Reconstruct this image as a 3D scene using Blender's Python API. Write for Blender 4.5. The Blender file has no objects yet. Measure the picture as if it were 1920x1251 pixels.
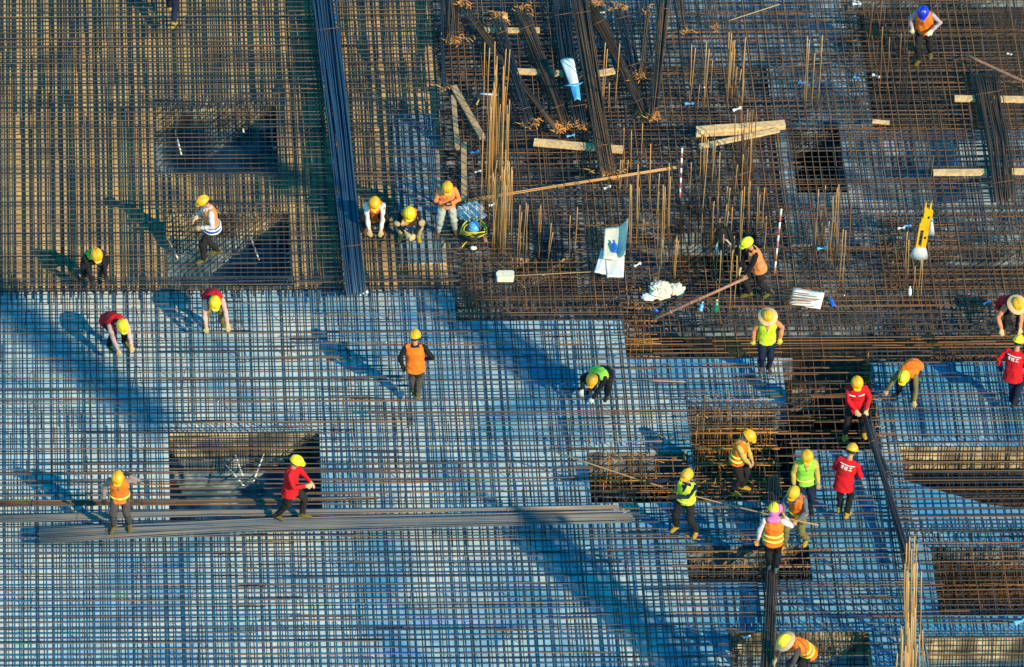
import bpy, math, random
import numpy as np
from mathutils import Vector, Matrix

random.seed(7); rng = np.random.default_rng(7)
SC = bpy.context.scene; COL = SC.collection
R = math.radians

# ------------------------------------------------------------------ camera
W, H = 1920.0, 1251.0
DEP, DIST, FPX = R(40), 158.0, 15000.0
CAM = np.array([0, -DIST*math.cos(DEP), DIST*math.sin(DEP)])
cd = bpy.data.cameras.new("camera"); cam = bpy.data.objects.new("camera", cd); COL.objects.link(cam)
cam.location = CAM; cam.rotation_euler = (R(90)-DEP, 0, 0)
cd.sensor_width = 36; cd.lens = FPX/W*36; cd.clip_start = 1; cd.clip_end = 2000
SC.camera = cam
# ------------------------------------------------------------------ sky and sun
SUN_EL, SHX, SHY = R(32), -0.66, 0.75        # shadows fall to the far left
wd = bpy.data.worlds.new("World"); SC.world = wd; wd.use_nodes = True
nt = wd.node_tree; bg = nt.nodes["Background"]
sky = nt.nodes.new("ShaderNodeTexSky"); sky.sky_type = 'NISHITA'; sky.sun_disc = False
sky.sun_elevation = SUN_EL
sky.sun_rotation = math.atan2(-SHX, -SHY)
sky.air_density = 1.2; sky.dust_density = 0.2; sky.ozone_density = 3.0
hs = nt.nodes.new("ShaderNodeHueSaturation"); hs.inputs['Saturation'].default_value = 2.0
hs.inputs['Hue'].default_value = 0.474
nt.links.new(sky.outputs[0], hs.inputs['Color']); nt.links.new(hs.outputs[0], bg.inputs[0])
bg.inputs[1].default_value = 0.15
sd = bpy.data.lights.new("sun", 'SUN'); sun = bpy.data.objects.new("sun", sd); COL.objects.link(sun)
sd.energy = 4.0; sd.angle = R(0.5); sd.color = (1, 0.80, 0.47)
ldir = Vector((SHX*math.cos(SUN_EL), SHY*math.cos(SUN_EL), -math.sin(SUN_EL)))
sun.rotation_euler = ldir.to_track_quat('-Z', 'Y').to_euler()
SC.view_settings.view_transform = 'Standard'; SC.view_settings.look = 'None'
SC.view_settings.exposure = 0.60; SC.view_settings.gamma = 1
SC.render.engine = 'CYCLES'
SC.cycles.max_bounces = 4; SC.cycles.diffuse_bounces = 2

# ------------------------------------------------------------------ places on the ground
def P(px, py, z=0.0):
    d = np.array([(px-W/2)/FPX, math.cos(DEP)-(py-H/2)/FPX*math.sin(DEP), -math.sin(DEP)-(py-H/2)/FPX*math.cos(DEP)])
    t = (z-CAM[2])/d[2]
    return CAM + d*t
EU = np.array([1, 0.010]); EU /= np.linalg.norm(EU)       # run of the cross bars
EV = np.array([-0.052, 1]); EV /= np.linalg.norm(EV)      # run of the long bars
MI = np.linalg.inv(np.array([EU, EV]).T)
def UV(px, py, z=0.0): return MI @ P(px, py, z)[:2]
def XY(u, v): return EU*u + EV*v
def RECT(x0, y0, x1, y1, z=0.0):
    a = UV(x0, y0, z); b = UV(x1, y1, z)
    return (a[0], b[0], b[1], a[1])

# ------------------------------------------------------------------ materials
def mat(name, col, rough=0.7, metal=0.0, noise=0.0, nscale=8, spec=0.4, bump=0.0, bscale=40, col2=None, alpha=None, trans=0):
    m = bpy.data.materials.new(name); m.use_nodes = True; t = m.node_tree; b = t.nodes['Principled BSDF']
    b.inputs['Roughness'].default_value = rough; b.inputs['Metallic'].default_value = metal
    b.inputs['Specular IOR Level'].default_value = spec
    b.inputs['Transmission Weight'].default_value = trans
    if alpha is not None: b.inputs['Alpha'].default_value = alpha
    tc = t.nodes.new('ShaderNodeTexCoord')
    if noise or col2:
        n = t.nodes.new('ShaderNodeTexNoise'); n.inputs['Scale'].default_value = nscale; n.inputs['Detail'].default_value = 6
        t.links.new(tc.outputs['Object'], n.inputs['Vector'])
        r = t.nodes.new('ShaderNodeValToRGB'); e = r.color_ramp.elements
        c2 = col2 or tuple(c*(1-noise) for c in col)
        e[0].position = 0.38; e[0].color = (*c2, 1); e[1].position = 0.62; e[1].color = (*col, 1)
        t.links.new(n.outputs['Fac'], r.inputs[0]); t.links.new(r.outputs[0], b.inputs['Base Color'])
    else: b.inputs['Base Color'].default_value = (*col, 1)
    if bump:
        n2 = t.nodes.new('ShaderNodeTexNoise'); n2.inputs['Scale'].default_value = bscale
        t.links.new(tc.outputs['Object'], n2.inputs['Vector'])
        bp = t.nodes.new('ShaderNodeBump'); bp.inputs['Strength'].default_value = bump; bp.inputs['Distance'].default_value = 0.02
        t.links.new(n2.outputs['Fac'], bp.inputs['Height']); t.links.new(bp.outputs[0], b.inputs['Normal'])
    return m
def rebar_mat(name, c_a, c_b, c_rust, lo=0.5, hi=0.8, metal=0.35, rough=0.5):
    m = bpy.data.materials.new(name); m.use_nodes = True; t = m.node_tree; b = t.nodes['Principled BSDF']
    b.inputs['Roughness'].default_value = rough; b.inputs['Metallic'].default_value = metal
    at = t.nodes.new('ShaderNodeAttribute'); at.attribute_name = 'tone'
    tc = t.nodes.new('ShaderNodeTexCoord'); n = t.nodes.new('ShaderNodeTexNoise'); n.inputs['Scale'].default_value = 1.3; n.inputs['Detail'].default_value = 5
    t.links.new(tc.outputs['Object'], n.inputs['Vector'])
    ad = t.nodes.new('ShaderNodeMath'); ad.operation = 'MULTIPLY_ADD'; ad.inputs[1].default_value = 0.55
    t.links.new(at.outputs['Fac'], ad.inputs[0])
    sc = t.nodes.new('ShaderNodeMath'); sc.operation = 'MULTIPLY'; sc.inputs[1].default_value = 0.6
    t.links.new(n.outputs['Fac'], sc.inputs[0]); t.links.new(sc.outputs[0], ad.inputs[2])
    r = t.nodes.new('ShaderNodeValToRGB'); e = r.color_ramp.elements
    e[0].position = 0.2; e[0].color = (*c_a, 1); e[1].position = hi; e[1].color = (*c_rust, 1)
    k = e.new(lo); k.color = (*c_b, 1)
    t.links.new(ad.outputs[0], r.inputs[0]); t.links.new(r.outputs[0], b.inputs['Base Color'])
    return m
def floor_mat(name, c1, c2, c3, scale=0.6, sheets=True):
    """cast floor: large blotches, fine speckle, dried slurry streaks and board joints"""
    m = bpy.data.materials.new(name); m.use_nodes = True; t = m.node_tree; b = t.nodes['Principled BSDF']
    b.inputs['Roughness'].default_value = 0.8; b.inputs['Specular IOR Level'].default_value = 0.25
    tc = t.nodes.new('ShaderNodeTexCoord')
    n = t.nodes.new('ShaderNodeTexNoise'); n.inputs['Scale'].default_value = scale; n.inputs['Detail'].default_value = 7; n.inputs['Roughness'].default_value = 0.6
    t.links.new(tc.outputs['Object'], n.inputs['Vector'])
    r = t.nodes.new('ShaderNodeValToRGB'); e = r.color_ramp.elements
    e[0].position = 0.30; e[0].color = (*c3, 1); e[1].position = 0.62; e[1].color = (*c1, 1); k = e.new(0.45); k.color = (*c2, 1)
    t.links.new(n.outputs['Fac'], r.inputs[0])
    n2 = t.nodes.new('ShaderNodeTexNoise'); n2.inputs['Scale'].default_value = 9; n2.inputs['Detail'].default_value = 8
    t.links.new(tc.outputs['Object'], n2.inputs['Vector'])
    mx = t.nodes.new('ShaderNodeMix'); mx.data_type = 'RGBA'; mx.blend_type = 'MULTIPLY'; mx.inputs[0].default_value = 0.5
    r2 = t.nodes.new('ShaderNodeValToRGB'); r2.color_ramp.elements[0].position = 0.3; r2.color_ramp.elements[0].color = (.55, .55, .55, 1); r2.color_ramp.elements[1].position = 0.6
    t.links.new(n2.outputs['Fac'], r2.inputs[0]); t.links.new(r.outputs[0], mx.inputs[6]); t.links.new(r2.outputs[0], mx.inputs[7])
    t.links.new(mx.outputs[2], b.inputs['Base Color'])
    bp = t.nodes.new('ShaderNodeBump'); bp.inputs['Strength'].default_value = 0.25; bp.inputs['Distance'].default_value = 0.02
    t.links.new(n2.outputs['Fac'], bp.inputs['Height']); t.links.new(bp.outputs[0], b.inputs['Normal'])
    return m
M = {}
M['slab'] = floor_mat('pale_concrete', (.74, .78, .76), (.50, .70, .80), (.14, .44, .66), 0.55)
# broad blue shadow painted into the pale floor as patches, stronger towards one side
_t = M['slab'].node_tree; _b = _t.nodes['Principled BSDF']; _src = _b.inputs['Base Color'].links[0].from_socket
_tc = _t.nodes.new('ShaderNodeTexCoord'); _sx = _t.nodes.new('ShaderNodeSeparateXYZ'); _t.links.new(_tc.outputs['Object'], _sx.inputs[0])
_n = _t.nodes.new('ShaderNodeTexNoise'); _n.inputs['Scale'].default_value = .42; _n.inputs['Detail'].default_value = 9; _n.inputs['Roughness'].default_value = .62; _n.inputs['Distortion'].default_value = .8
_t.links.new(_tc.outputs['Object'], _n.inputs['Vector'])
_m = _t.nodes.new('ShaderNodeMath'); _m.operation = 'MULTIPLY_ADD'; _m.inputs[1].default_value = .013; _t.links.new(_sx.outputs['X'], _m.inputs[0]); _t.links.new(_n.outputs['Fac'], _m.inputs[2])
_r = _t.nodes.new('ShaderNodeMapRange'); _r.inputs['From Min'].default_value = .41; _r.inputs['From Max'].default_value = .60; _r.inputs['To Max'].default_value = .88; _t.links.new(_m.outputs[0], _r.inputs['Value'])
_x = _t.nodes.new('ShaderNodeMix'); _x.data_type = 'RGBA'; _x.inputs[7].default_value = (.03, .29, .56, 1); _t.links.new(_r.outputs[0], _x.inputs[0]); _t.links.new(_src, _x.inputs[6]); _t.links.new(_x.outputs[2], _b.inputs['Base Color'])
M['clay'] = floor_mat('tan_concrete', (.78, .52, .24), (.44, .31, .17), (.14, .13, .12), 1.1)
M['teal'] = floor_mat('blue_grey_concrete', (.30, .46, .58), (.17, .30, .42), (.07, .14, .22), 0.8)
M['dim'] = floor_mat('shade_blue_concrete', (.42, .52, .60), (.07, .17, .26), (.02, .06, .11), 1.6)  # blue shade, with pale spots for sun glints, painted into the colour
M['deep'] = floor_mat('dark_pit_floor', (.05, .04, .03), (.035, .03, .025), (.02, .02, .02), 1.2)  # near black stands in for the shade deep in the pits
M['trench'] = floor_mat('shade_dark_concrete', (.30, .36, .42), (.05, .08, .11), (.015, .03, .05), 2.0)  # shade under the dense mats and small glints painted into the floor colour
M['wall'] = floor_mat('sunlit_pit_wall', (.80, .68, .44), (.22, .18, .12), (.05, .05, .04), 1.3)  # sunlit part of the pit walls, its lit patches painted in
M['bar_blue'] = rebar_mat('grey_steel_bar', (.02, .03, .05), (.075, .075, .085), (.34, .17, .07), .54, .92)
M['bar_grey'] = rebar_mat('blue_grey_steel_bar', (.08, .11, .15), (.20, .21, .22), (.42, .24, .11), .55, .95)
M['bar_rust'] = rebar_mat('rusty_steel_bar', (.02, .022, .03), (.085, .062, .05), (.42, .18, .05), .50, .98, .25, .55)
M['bar_dark'] = rebar_mat('dark_steel_bar', (.015, .028, .05), (.045, .055, .075), (.22, .10, .05), .60, .98, .45, .45)
M['bar_tan'] = rebar_mat('tan_rusted_bar', (.30, .20, .10), (.50, .31, .13), (.58, .26, .07), .5, .92, .2, .6)
M['wood'] = mat('sawn_timber', (.84, .56, .28), .8, noise=.35, nscale=14, bump=.3)
M['wood_dark'] = mat('weathered_timber', (.52, .33, .18), .85, noise=.4, nscale=14)
M['foam'] = mat('white_foam_sheet', (.80, .82, .84), .7, noise=.1, nscale=5)
M['cream'] = mat('cream_foam', (.82, .77, .62), .8, noise=.12, nscale=9, bump=.3)
M['plastic'] = mat('clear_crumpled_plastic', (.78, .84, .92), .15, alpha=.72, spec=.8, noise=.2, nscale=14)
M['blue_plastic'] = mat('blue_plastic', (.02, .12, .62), .2, spec=.7)
M['sky_blue'] = mat('light_blue_plastic', (.10, .42, .85), .3, spec=.6)
M['green_plastic'] = mat('green_plastic', (.01, .18, .10), .25, spec=.6)
M['yellow_paint'] = mat('yellow_painted_steel', (.88, .50, .01), .45, noise=.1, nscale=20)
M['black'] = mat('black_cloth', (.012, .013, .017), .8)
M['hose'] = mat('yellow_hose', (.62, .55, .06), .5)
M['hose_dark'] = mat('black_cable', (.02, .02, .02), .5)
M['redwhite'] = mat('pinkish_red_paint', (.55, .14, .12), .6, noise=.3)
M['white'] = mat('white_paint', (.80, .78, .74), .6)
M['pipe'] = mat('rusty_pipe', (.42, .20, .13), .65, noise=.3, nscale=12)
M['paperwhite'] = mat('white_board', (.85, .85, .86), .6, noise=.05)

M['bar_slate'] = rebar_mat('slate_blue_steel_bar', (.03, .08, .16), (.06, .12, .21), (.26, .15, .09), .62, .98)
M['bar_orange'] = rebar_mat('orange_rusted_bar', (.30, .14, .05), (.50, .22, .05), (.66, .30, .07), .5, .9, .1, .7)
# ------------------------------------------------------------------ mesh helpers
class MB:
    def __init__(s): s.V = []; s.F = []; s.T = []; s.n = 0
    def add(s, v, f, tone=0.5):
        v = np.asarray(v, float); s.V.append(v); s.F.extend([tuple(i+s.n for i in q) for q in f])
        s.T.append(np.full(len(v), tone)); s.n += len(v)
    def tube(s, pts, r, sides=6, tone=None, cap=True):
        pts = np.asarray(pts, float); n = len(pts)
        if tone is None: tone = rng.random()
        rr = np.full(n, r) if np.isscalar(r) else np.asarray(r, float)
        tg = np.gradient(pts, axis=0); tg /= np.maximum(np.linalg.norm(tg, axis=1, keepdims=True), 1e-9)
        a = np.array([0, 0, 1.]) if abs(tg[0][2]) < .9 else np.array([1., 0, 0])
        x = np.cross(tg[0], a); x /= np.linalg.norm(x); X = []
        for k in range(n):
            x = x-tg[k]*np.dot(x, tg[k]); x /= max(np.linalg.norm(x), 1e-9); X.append(x)
        X = np.array(X); Y = np.cross(tg, X)
        th = np.arange(sides)/sides*2*np.pi
        v = pts[:, None, :]+rr[:, None, None]*(np.cos(th)[None, :, None]*X[:, None, :]+np.sin(th)[None, :, None]*Y[:, None, :])
        f = []
        for k in range(n-1):
            for j in range(sides):
                j2 = (j+1) % sides; f.append((k*sides+j, k*sides+j2, (k+1)*sides+j2, (k+1)*sides+j))
        if cap: f.append(tuple(range(sides-1, -1, -1))); f.append(tuple(range((n-1)*sides, n*sides)))
        s.add(v.reshape(-1, 3), f, tone)
    def box(s, c, size, ax=None, tone=0.5):
        c = np.asarray(c, float); h = np.asarray(size, float)/2
        A = np.eye(3) if ax is None else np.asarray(ax, float)
        v = [c+A[0]*h[0]*i+A[1]*h[1]*j+A[2]*h[2]*k for i in (-1, 1) for j in (-1, 1) for k in (-1, 1)]
        s.add(v, [(0, 1, 3, 2), (4, 6, 7, 5), (0, 4, 5, 1), (2, 3, 7, 6), (0, 2, 6, 4), (1, 5, 7, 3)], tone)
    def plank(s, a, b, w, t, up=(0, 0, 1)):
        a = np.asarray(a, float); b = np.asarray(b, float); x = b-a; L = np.linalg.norm(x); x = x/L
        y = np.cross(up, x); y /= np.linalg.norm(y); z = np.cross(x, y)
        N = 5; v = []
        for k in range(N):
            c = a+x*L*k/(N-1)+z*(.004*math.sin(k*1.7)); ww = w*(1+.03*math.sin(k*2.3+a[0]))
            v += [c-y*ww/2-z*t/2, c+y*ww/2-z*t/2, c+y*ww/2+z*t/2, c-y*ww/2+z*t/2]
        f = [(0, 3, 2, 1), tuple(4*(N-1)+i for i in range(4))]
        for k in range(N-1):
            for j in range(4): f.append((4*k+j, 4*k+(j+1) % 4, 4*k+4+(j+1) % 4, 4*k+4+j))
        s.add(v, f)
    def ball(s, c, r, ax=None, nu=12, nv=8, z0=-1.0, tone=.5):
        """ellipsoid (r three radii); z0 > -1 keeps only the part above z0"""
        c = np.asarray(c, float); r = np.asarray(r, float)*np.ones(3); A = np.eye(3) if ax is None else np.asarray(ax, float)
        t0 = math.acos(max(-1, min(1, z0))); v = []; f = []
        for i in range(nv+1):
            t = t0*i/nv
            for j in range(nu):
                p = 2*np.pi*j/nu; q = (math.sin(t)*math.cos(p)*r[0], math.sin(t)*math.sin(p)*r[1], math.cos(t)*r[2])
                v.append(c+A[0]*q[0]+A[1]*q[1]+A[2]*q[2])
        for i in range(nv):
            for j in range(nu):
                j2 = (j+1) % nu; f.append((i*nu+j, (i+1)*nu+j, (i+1)*nu+j2, i*nu+j2))
        if z0 > -1: f.append(tuple(nv*nu+j for j in range(nu-1, -1, -1)))
        s.add(v, f, tone)
    def loft(s, secs, nu=14, tone=.5):
        """closed shape through elliptical sections (centre, axis1*r1, axis2*r2)"""
        v = []; f = []; n = len(secs)
        for c, a, b in secs:
            for j in range(nu):
                p = 2*np.pi*j/nu; v.append(np.asarray(c)+np.asarray(a)*math.cos(p)+np.asarray(b)*math.sin(p))
        for k in range(n-1):
            for j in range(nu):
                j2 = (j+1) % nu; f.append((k*nu+j, k*nu+j2, (k+1)*nu+j2, (k+1)*nu+j))
        f.append(tuple(range(nu-1, -1, -1))); f.append(tuple(range((n-1)*nu, n*nu)))
        s.add(v, f, tone)
    def limb(s, pts, rad, sides=10):
        """tapered round-ended limb"""
        s.tube(pts, rad, sides)
        for p, r in zip(pts, rad): s.ball(p, r*1.0, nu=10, nv=6)
    def mesh(s, name):
        me = bpy.data.meshes.new(name); V = np.concatenate(s.V) if s.V else np.zeros((0, 3))
        me.from_pydata(V.tolist(), [], s.F)
        at = me.attributes.new('tone', 'FLOAT', 'POINT'); at.data.foreach_set('value', np.concatenate(s.T).astype(np.float32))
        me.update(); return me
    def build(s, name, m, parent=None, smooth=True, origin=None):
        me = s.mesh(name)
        if m is not None: me.materials.append(m)
        if smooth: me.polygons.foreach_set('use_smooth', [True]*len(me.polygons))
        o = bpy.data.objects.new(name, me); COL.objects.link(o)
        if origin is not None:
            me.transform(Matrix.Translation(-Vector(origin))); o.location = origin
        if parent: o.parent = parent
        return o
def tag(o, label, cat, group=None, kind=None):
    if label: o['label'] = label
    if cat: o['category'] = cat
    if group: o['group'] = group
    if kind: o['kind'] = kind
    return o
def struct(o): o['kind'] = 'structure'; return o
def empty(name, loc=(0, 0, 0)):
    o = bpy.data.objects.new(name, None); COL.objects.link(o); o.location = loc; o.empty_display_size = .2; return o

# ------------------------------------------------------------------ the ground: slabs, steps and pits
# (px rectangle of the opening, depth, floor material, wall material)
ZA, ZB, ZC = -0.30, -0.34, -1.0
ZONES = [
    ((-200, -120, 858, 521), ZB, 'clay'),
    ((728, 190, 835, 470), ZB+.02, 'teal'),
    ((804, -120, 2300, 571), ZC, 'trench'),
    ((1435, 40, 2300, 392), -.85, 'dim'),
    ((1060, -120, 1600, 60), -.9, 'dim'),
    ((1166, 560, 1492, 650), ZC, 'deep'),
    ((1475, 560, 2300, 655), ZC, 'deep'),
]
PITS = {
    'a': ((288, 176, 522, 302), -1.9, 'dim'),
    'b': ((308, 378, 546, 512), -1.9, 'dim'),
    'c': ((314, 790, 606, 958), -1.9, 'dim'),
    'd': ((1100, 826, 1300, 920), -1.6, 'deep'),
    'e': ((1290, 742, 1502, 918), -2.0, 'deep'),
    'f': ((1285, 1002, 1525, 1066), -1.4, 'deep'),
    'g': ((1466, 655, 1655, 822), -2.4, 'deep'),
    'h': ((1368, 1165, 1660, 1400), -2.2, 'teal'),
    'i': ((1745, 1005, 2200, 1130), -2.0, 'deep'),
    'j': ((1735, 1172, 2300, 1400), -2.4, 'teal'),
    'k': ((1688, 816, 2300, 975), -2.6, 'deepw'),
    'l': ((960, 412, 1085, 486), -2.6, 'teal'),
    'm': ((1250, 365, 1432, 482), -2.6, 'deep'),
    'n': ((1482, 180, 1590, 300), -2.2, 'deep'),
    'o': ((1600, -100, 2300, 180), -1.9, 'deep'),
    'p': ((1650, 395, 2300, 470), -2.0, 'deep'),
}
zones = [(RECT(*z[0]), z[1], z[2]) for z in ZONES]+[(RECT(*z[0]), z[1], z[2]) for z in PITS.values()]
def hole(*ks): return [RECT(*PITS[k][0]) for k in ks]
us = {-60., 60.}; vs = {-60., 60.}
for rc, z, m in zones: us |= {rc[0], rc[1]}; vs |= {rc[2], rc[3]}
EDGE = .62
us = sorted(us); vs = sorted(vs)
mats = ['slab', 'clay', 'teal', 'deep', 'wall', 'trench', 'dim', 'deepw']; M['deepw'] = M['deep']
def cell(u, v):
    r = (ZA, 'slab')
    for rc, z, m in zones:
        if rc[0] < u < rc[1] and rc[2] < v < rc[3]: r = (z, m)
    return r
gv = []; gf = []; gm = []
def quad(a, b, c, d, m):
    n = len(gv); gv.extend([a, b, c, d]); gf.append((n, n+1, n+2, n+3)); gm.append(mats.index(m))
def W3(u, v, z): p = XY(u, v); return (p[0], p[1], z)
NU, NV = len(us)-1, len(vs)-1
G = [[cell((us[i]+us[i+1])/2, (vs[j]+vs[j+1])/2) for j in range(NV)] for i in range(NU)]
for i in range(NU):
    for j in range(NV):
        z, m = G[i][j]; u0, u1, v0, v1 = us[i], us[i+1], vs[j], vs[j+1]
        quad(W3(u0, v0, z), W3(u1, v0, z), W3(u1, v1, z), W3(u0, v1, z), m)
        for du, dv_ in ((1, 0), (0, 1)):          # walls: sunlit top painted as a pale band, shade below as a dark one
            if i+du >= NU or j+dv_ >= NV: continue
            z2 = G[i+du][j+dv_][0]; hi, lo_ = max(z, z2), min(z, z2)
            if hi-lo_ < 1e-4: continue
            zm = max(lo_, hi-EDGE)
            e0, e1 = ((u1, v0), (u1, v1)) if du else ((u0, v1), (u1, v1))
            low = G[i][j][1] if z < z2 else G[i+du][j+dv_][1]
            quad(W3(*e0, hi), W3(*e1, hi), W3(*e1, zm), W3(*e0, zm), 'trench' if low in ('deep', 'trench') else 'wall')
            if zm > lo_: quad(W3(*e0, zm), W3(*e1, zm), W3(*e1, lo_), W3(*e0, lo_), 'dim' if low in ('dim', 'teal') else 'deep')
me = bpy.data.meshes.new('ground'); me.from_pydata(gv, [], gf)
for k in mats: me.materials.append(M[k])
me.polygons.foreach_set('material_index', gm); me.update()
g = bpy.data.objects.new('ground', me); COL.objects.link(g); struct(g)
# triangular apron of the big pit on the right, its edge running at a slant
ap = MB(); q_ = [(1689, 899), (1855, 947), (1990, 960), (2300, 966), (2300, 990), (1694, 990)]
ap.add([P(x, y, ZA+.004) for x, y in q_]+[P(x, y, ZA+.004)-np.array([0, 0, .5]) for x, y in q_], [(5, 4, 3, 2, 1, 0), (6, 7, 8, 9, 10, 11)]+[(i, (i+1) % 6, (i+1) % 6+6, i+6) for i in range(6)])
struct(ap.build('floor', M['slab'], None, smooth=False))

# ------------------------------------------------------------------ bars
def cuts(lo, hi, pos, axis, holes):
    seg = [(lo, hi)]
    for h in holes:
        a0, a1, b0, b1 = h if axis == 'u' else (h[2], h[3], h[0], h[1])
        if not (b0 < pos < b1): continue
        out = []
        for s0, s1 in seg:
            if a1 <= s0 or a0 >= s1: out.append((s0, s1)); continue
            if a0 > s0: out.append((s0, a0))
            if a1 < s1: out.append((a1, s1))
        seg = out
    return seg
def bars(mb, rect, z, axis, sp, r, jit=.012, holes=(), drop=0.0, wav=.006, tone=(0, 1), lap=.35, ragged=.15, zj=.004, maxlen=9):
    u0, u1, v0, v1 = rect
    lo, hi, p0, p1 = (u0, u1, v0, v1) if axis == 'u' else (v0, v1, u0, u1)
    p = p0+sp*.5
    while p < p1:
        if rng.random() >= drop:
            pos = p+rng.normal()*jit
            for s0, s1 in cuts(lo, hi, pos, axis, holes):
                x = s0+rng.uniform(-ragged, ragged*.3)
                while x < s1-.1:
                    L = rng.uniform(maxlen*.55, maxlen); e = min(x+L, s1+rng.uniform(-ragged*.3, ragged))
                    n = max(3, int((e-x)/1.3)); tt = np.linspace(x, e, n)
                    off = pos+np.cumsum(rng.normal(size=n))*wav*.5+rng.normal()*wav+rng.normal()*.0012*(tt-x)
                    zz = z+rng.normal()*zj+rng.normal(size=n)*zj*.4
                    pts = [(*(XY(a, o) if axis == 'u' else XY(o, a)), q) for a, o, q in zip(tt, off, zz)]
                    mb.tube(pts, r, 5, tone=rng.uniform(*tone), cap=False)
                    x = e-.5 if e < s1-.2 else s1
                    pos += r*2.1*(1 if rng.random() < .5 else -1)
        p += sp
def mat_thing(name, label, layers, holes=(), m='bar_blue', **k):
    t = empty(name); tag(t, label, 'rebar mat', 'steel bar mats tied over the floor')
    for part, rect, z, axis, sp, r, kw in layers:
        mb = MB(); kk = dict(k); kk.update(kw); mm = kk.pop('m', m)
        bars(mb, rect, z, axis, sp, r, holes=kk.pop('holes', holes), **kk)
        mb.build(part, M[mm], t)
    return t
S = 0.152
RA = RECT(-60, 523, 2150, 1300)
HA = hole('d', 'e', 'f', 'g', 'h', 'i', 'j', 'k')+[RECT(855, 500, 2300, 571), RECT(1166, 560, 2300, 655)]
mat_thing('rebar_mat', 'wide grey steel bar mat over the pale concrete, crossed by most of the walking workers', [
    ('cross_bars', RA, -.012, 'u', S, .0110, dict(tone=(.1, .95), jit=.005, wav=.004)),
    ('long_bars', RA, -.037, 'v', S, .0120, dict(tone=(0, .6), m='bar_dark', jit=.005, wav=.004, holes=HA+hole('c'))),
    ('lower_cross_bars', RA, ZA+.03, 'u', S*2, .010, dict(tone=(0, .5), m='bar_dark', holes=HA+hole('c'), jit=.02)),
    ('lower_long_bars', RA, ZA+.05, 'v', S*2, .009, dict(tone=(0, .5), m='bar_dark', holes=HA+hole('c'))),
    ('middle_long_bars', RECT(1040, 600, 2150, 1300), -.15, 'v', S*1.1, .011, dict(tone=(0, .5), m='bar_dark', jit=.03, drop=.62)),
    ('middle_cross_bars', RECT(1180, 640, 2150, 1300), -.17, 'u', S*1.3, .011, dict(tone=(0, .5), m='bar_dark', jit=.03, drop=.7)),
    ('rusty_cross_bars', RECT(-60, 600, 1300, 960), .012, 'u', S*2.3, .007, dict(tone=(.4, 1), m='bar_rust', jit=.05, drop=.45, holes=HA, maxlen=5)),
], holes=HA)
RB = RECT(-60, -80, 856, 530)
mat_thing('rebar_mat', 'dense dark steel bar mat over the tan floor at the upper left', [
    ('cross_bars', RB, .0, 'u', S*.95, .0085, dict(tone=(.2, .9))),
    ('long_bars', RB, -.024, 'v', S*.98, .0135, dict(tone=(0, .5), m='bar_dark')),
    ('middle_long_bars', RB, -.15, 'v', S*1.3, .013, dict(tone=(0, .5), m='bar_dark', jit=.03, drop=.2, holes=hole('a', 'b'))),
    ('middle_cross_bars', RB, -.17, 'u', S*1.6, .010, dict(tone=(0, .6), m='bar_dark', jit=.03, drop=.6, holes=hole('a', 'b'))),
    ('lower_cross_bars', RB, ZB+.04, 'u', S*2, .010, dict(tone=(0, .8), holes=hole('a', 'b'))),
    ('lower_long_bars', RB, ZB+.06, 'v', S, .010, dict(tone=(0, .6), m='bar_dark', holes=hole('a', 'b'))),
])
RCC = RECT(822, -80, 2100, 571)
HC = hole('l', 'm')
mat_thing('rebar_mat', 'rusty brown steel bar mat raised over the dark trench at the upper right', [
    ('cross_bars', RCC, -.03, 'u', S, .0085, dict(tone=(.1, .8), m='bar_rust', jit=.02)),
    ('long_bars', RCC, -.02, 'v', S*1.05, .0105, dict(tone=(.3, 1), m='bar_rust', jit=.02)),
    ('middle_cross_bars', RCC, -.45, 'u', S*1.1, .010, dict(tone=(0, .8), m='bar_blue', jit=.02, holes=HC+hole('n', 'p'))),
    ('middle_long_bars', RCC, -.48, 'v', S*1.2, .010, dict(tone=(0, .8), m='bar_blue', jit=.03, holes=HC+hole('n', 'p'))),
    ('second_cross_bars', RCC, -.2, 'u', S*1.2, .009, dict(tone=(.1, .9), m='bar_rust', jit=.04, drop=.15, holes=HC+hole('n'))),
    ('second_long_bars', RCC, -.23, 'v', S*1.3, .010, dict(tone=(0, .6), m='bar_dark', jit=.04, drop=.15, holes=HC+hole('n'))),
    ('lower_cross_bars', RCC, ZC+.05, 'u', S, .010, dict(tone=(0, .8), m='bar_dark', holes=HC+hole('n', 'o', 'p'))),
], holes=HC)
RD = RECT(1166, 560, 2100, 655)
mat_thing('rebar_mat', 'brown stepped steel bar mat along the edge beneath the straw-hatted worker in lime', [
    ('cross_bars', RD, -.02, 'u', S*1.2, .0115, dict(tone=(.2, .9), m='bar_rust')),
    ('long_bars', RECT(1166, 560, 2100, 615), -.045, 'v', S*1.1, .011, dict(tone=(.2, .9), m='bar_rust')),
    ('lower_long_bars', RD, -.6, 'v', S*1.4, .010, dict(tone=(.2, 1), m='bar_rust')),
    ('lower_cross_bars', RD, -.5, 'u', S*1.4, .010, dict(tone=(.2, 1), m='bar_rust')),
])
exec_pits = [
    ('d', 'rusty cross bars laid over the small pit by the worker holding the long rod', .022, 1.9),
    ('e', 'rusty cross bars laid over the pit behind the worker with folded hands', .022, 1.5),
    ('f', 'rusty cross bars over the narrow pit under the pink-hooded worker', .022, 1.4),
    ('g', 'dark cross bars over the deep pit behind the red-jacketed hose holder', .022, 2.4),
    ('h', 'sparse cross bars over the pit at the bottom edge by the bending straw-hatted worker', .02, 2.2),
    ('i', 'rusty cross bars over the pit at the lower right edge', .022, 1.8),
    ('j', 'sparse cross bars over the dark pit in the bottom right corner', .02, 3.0),
    ('k', 'brown cross bars over the wide pit with the sunlit far wall at the right edge', .022, 1.8)]
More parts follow.
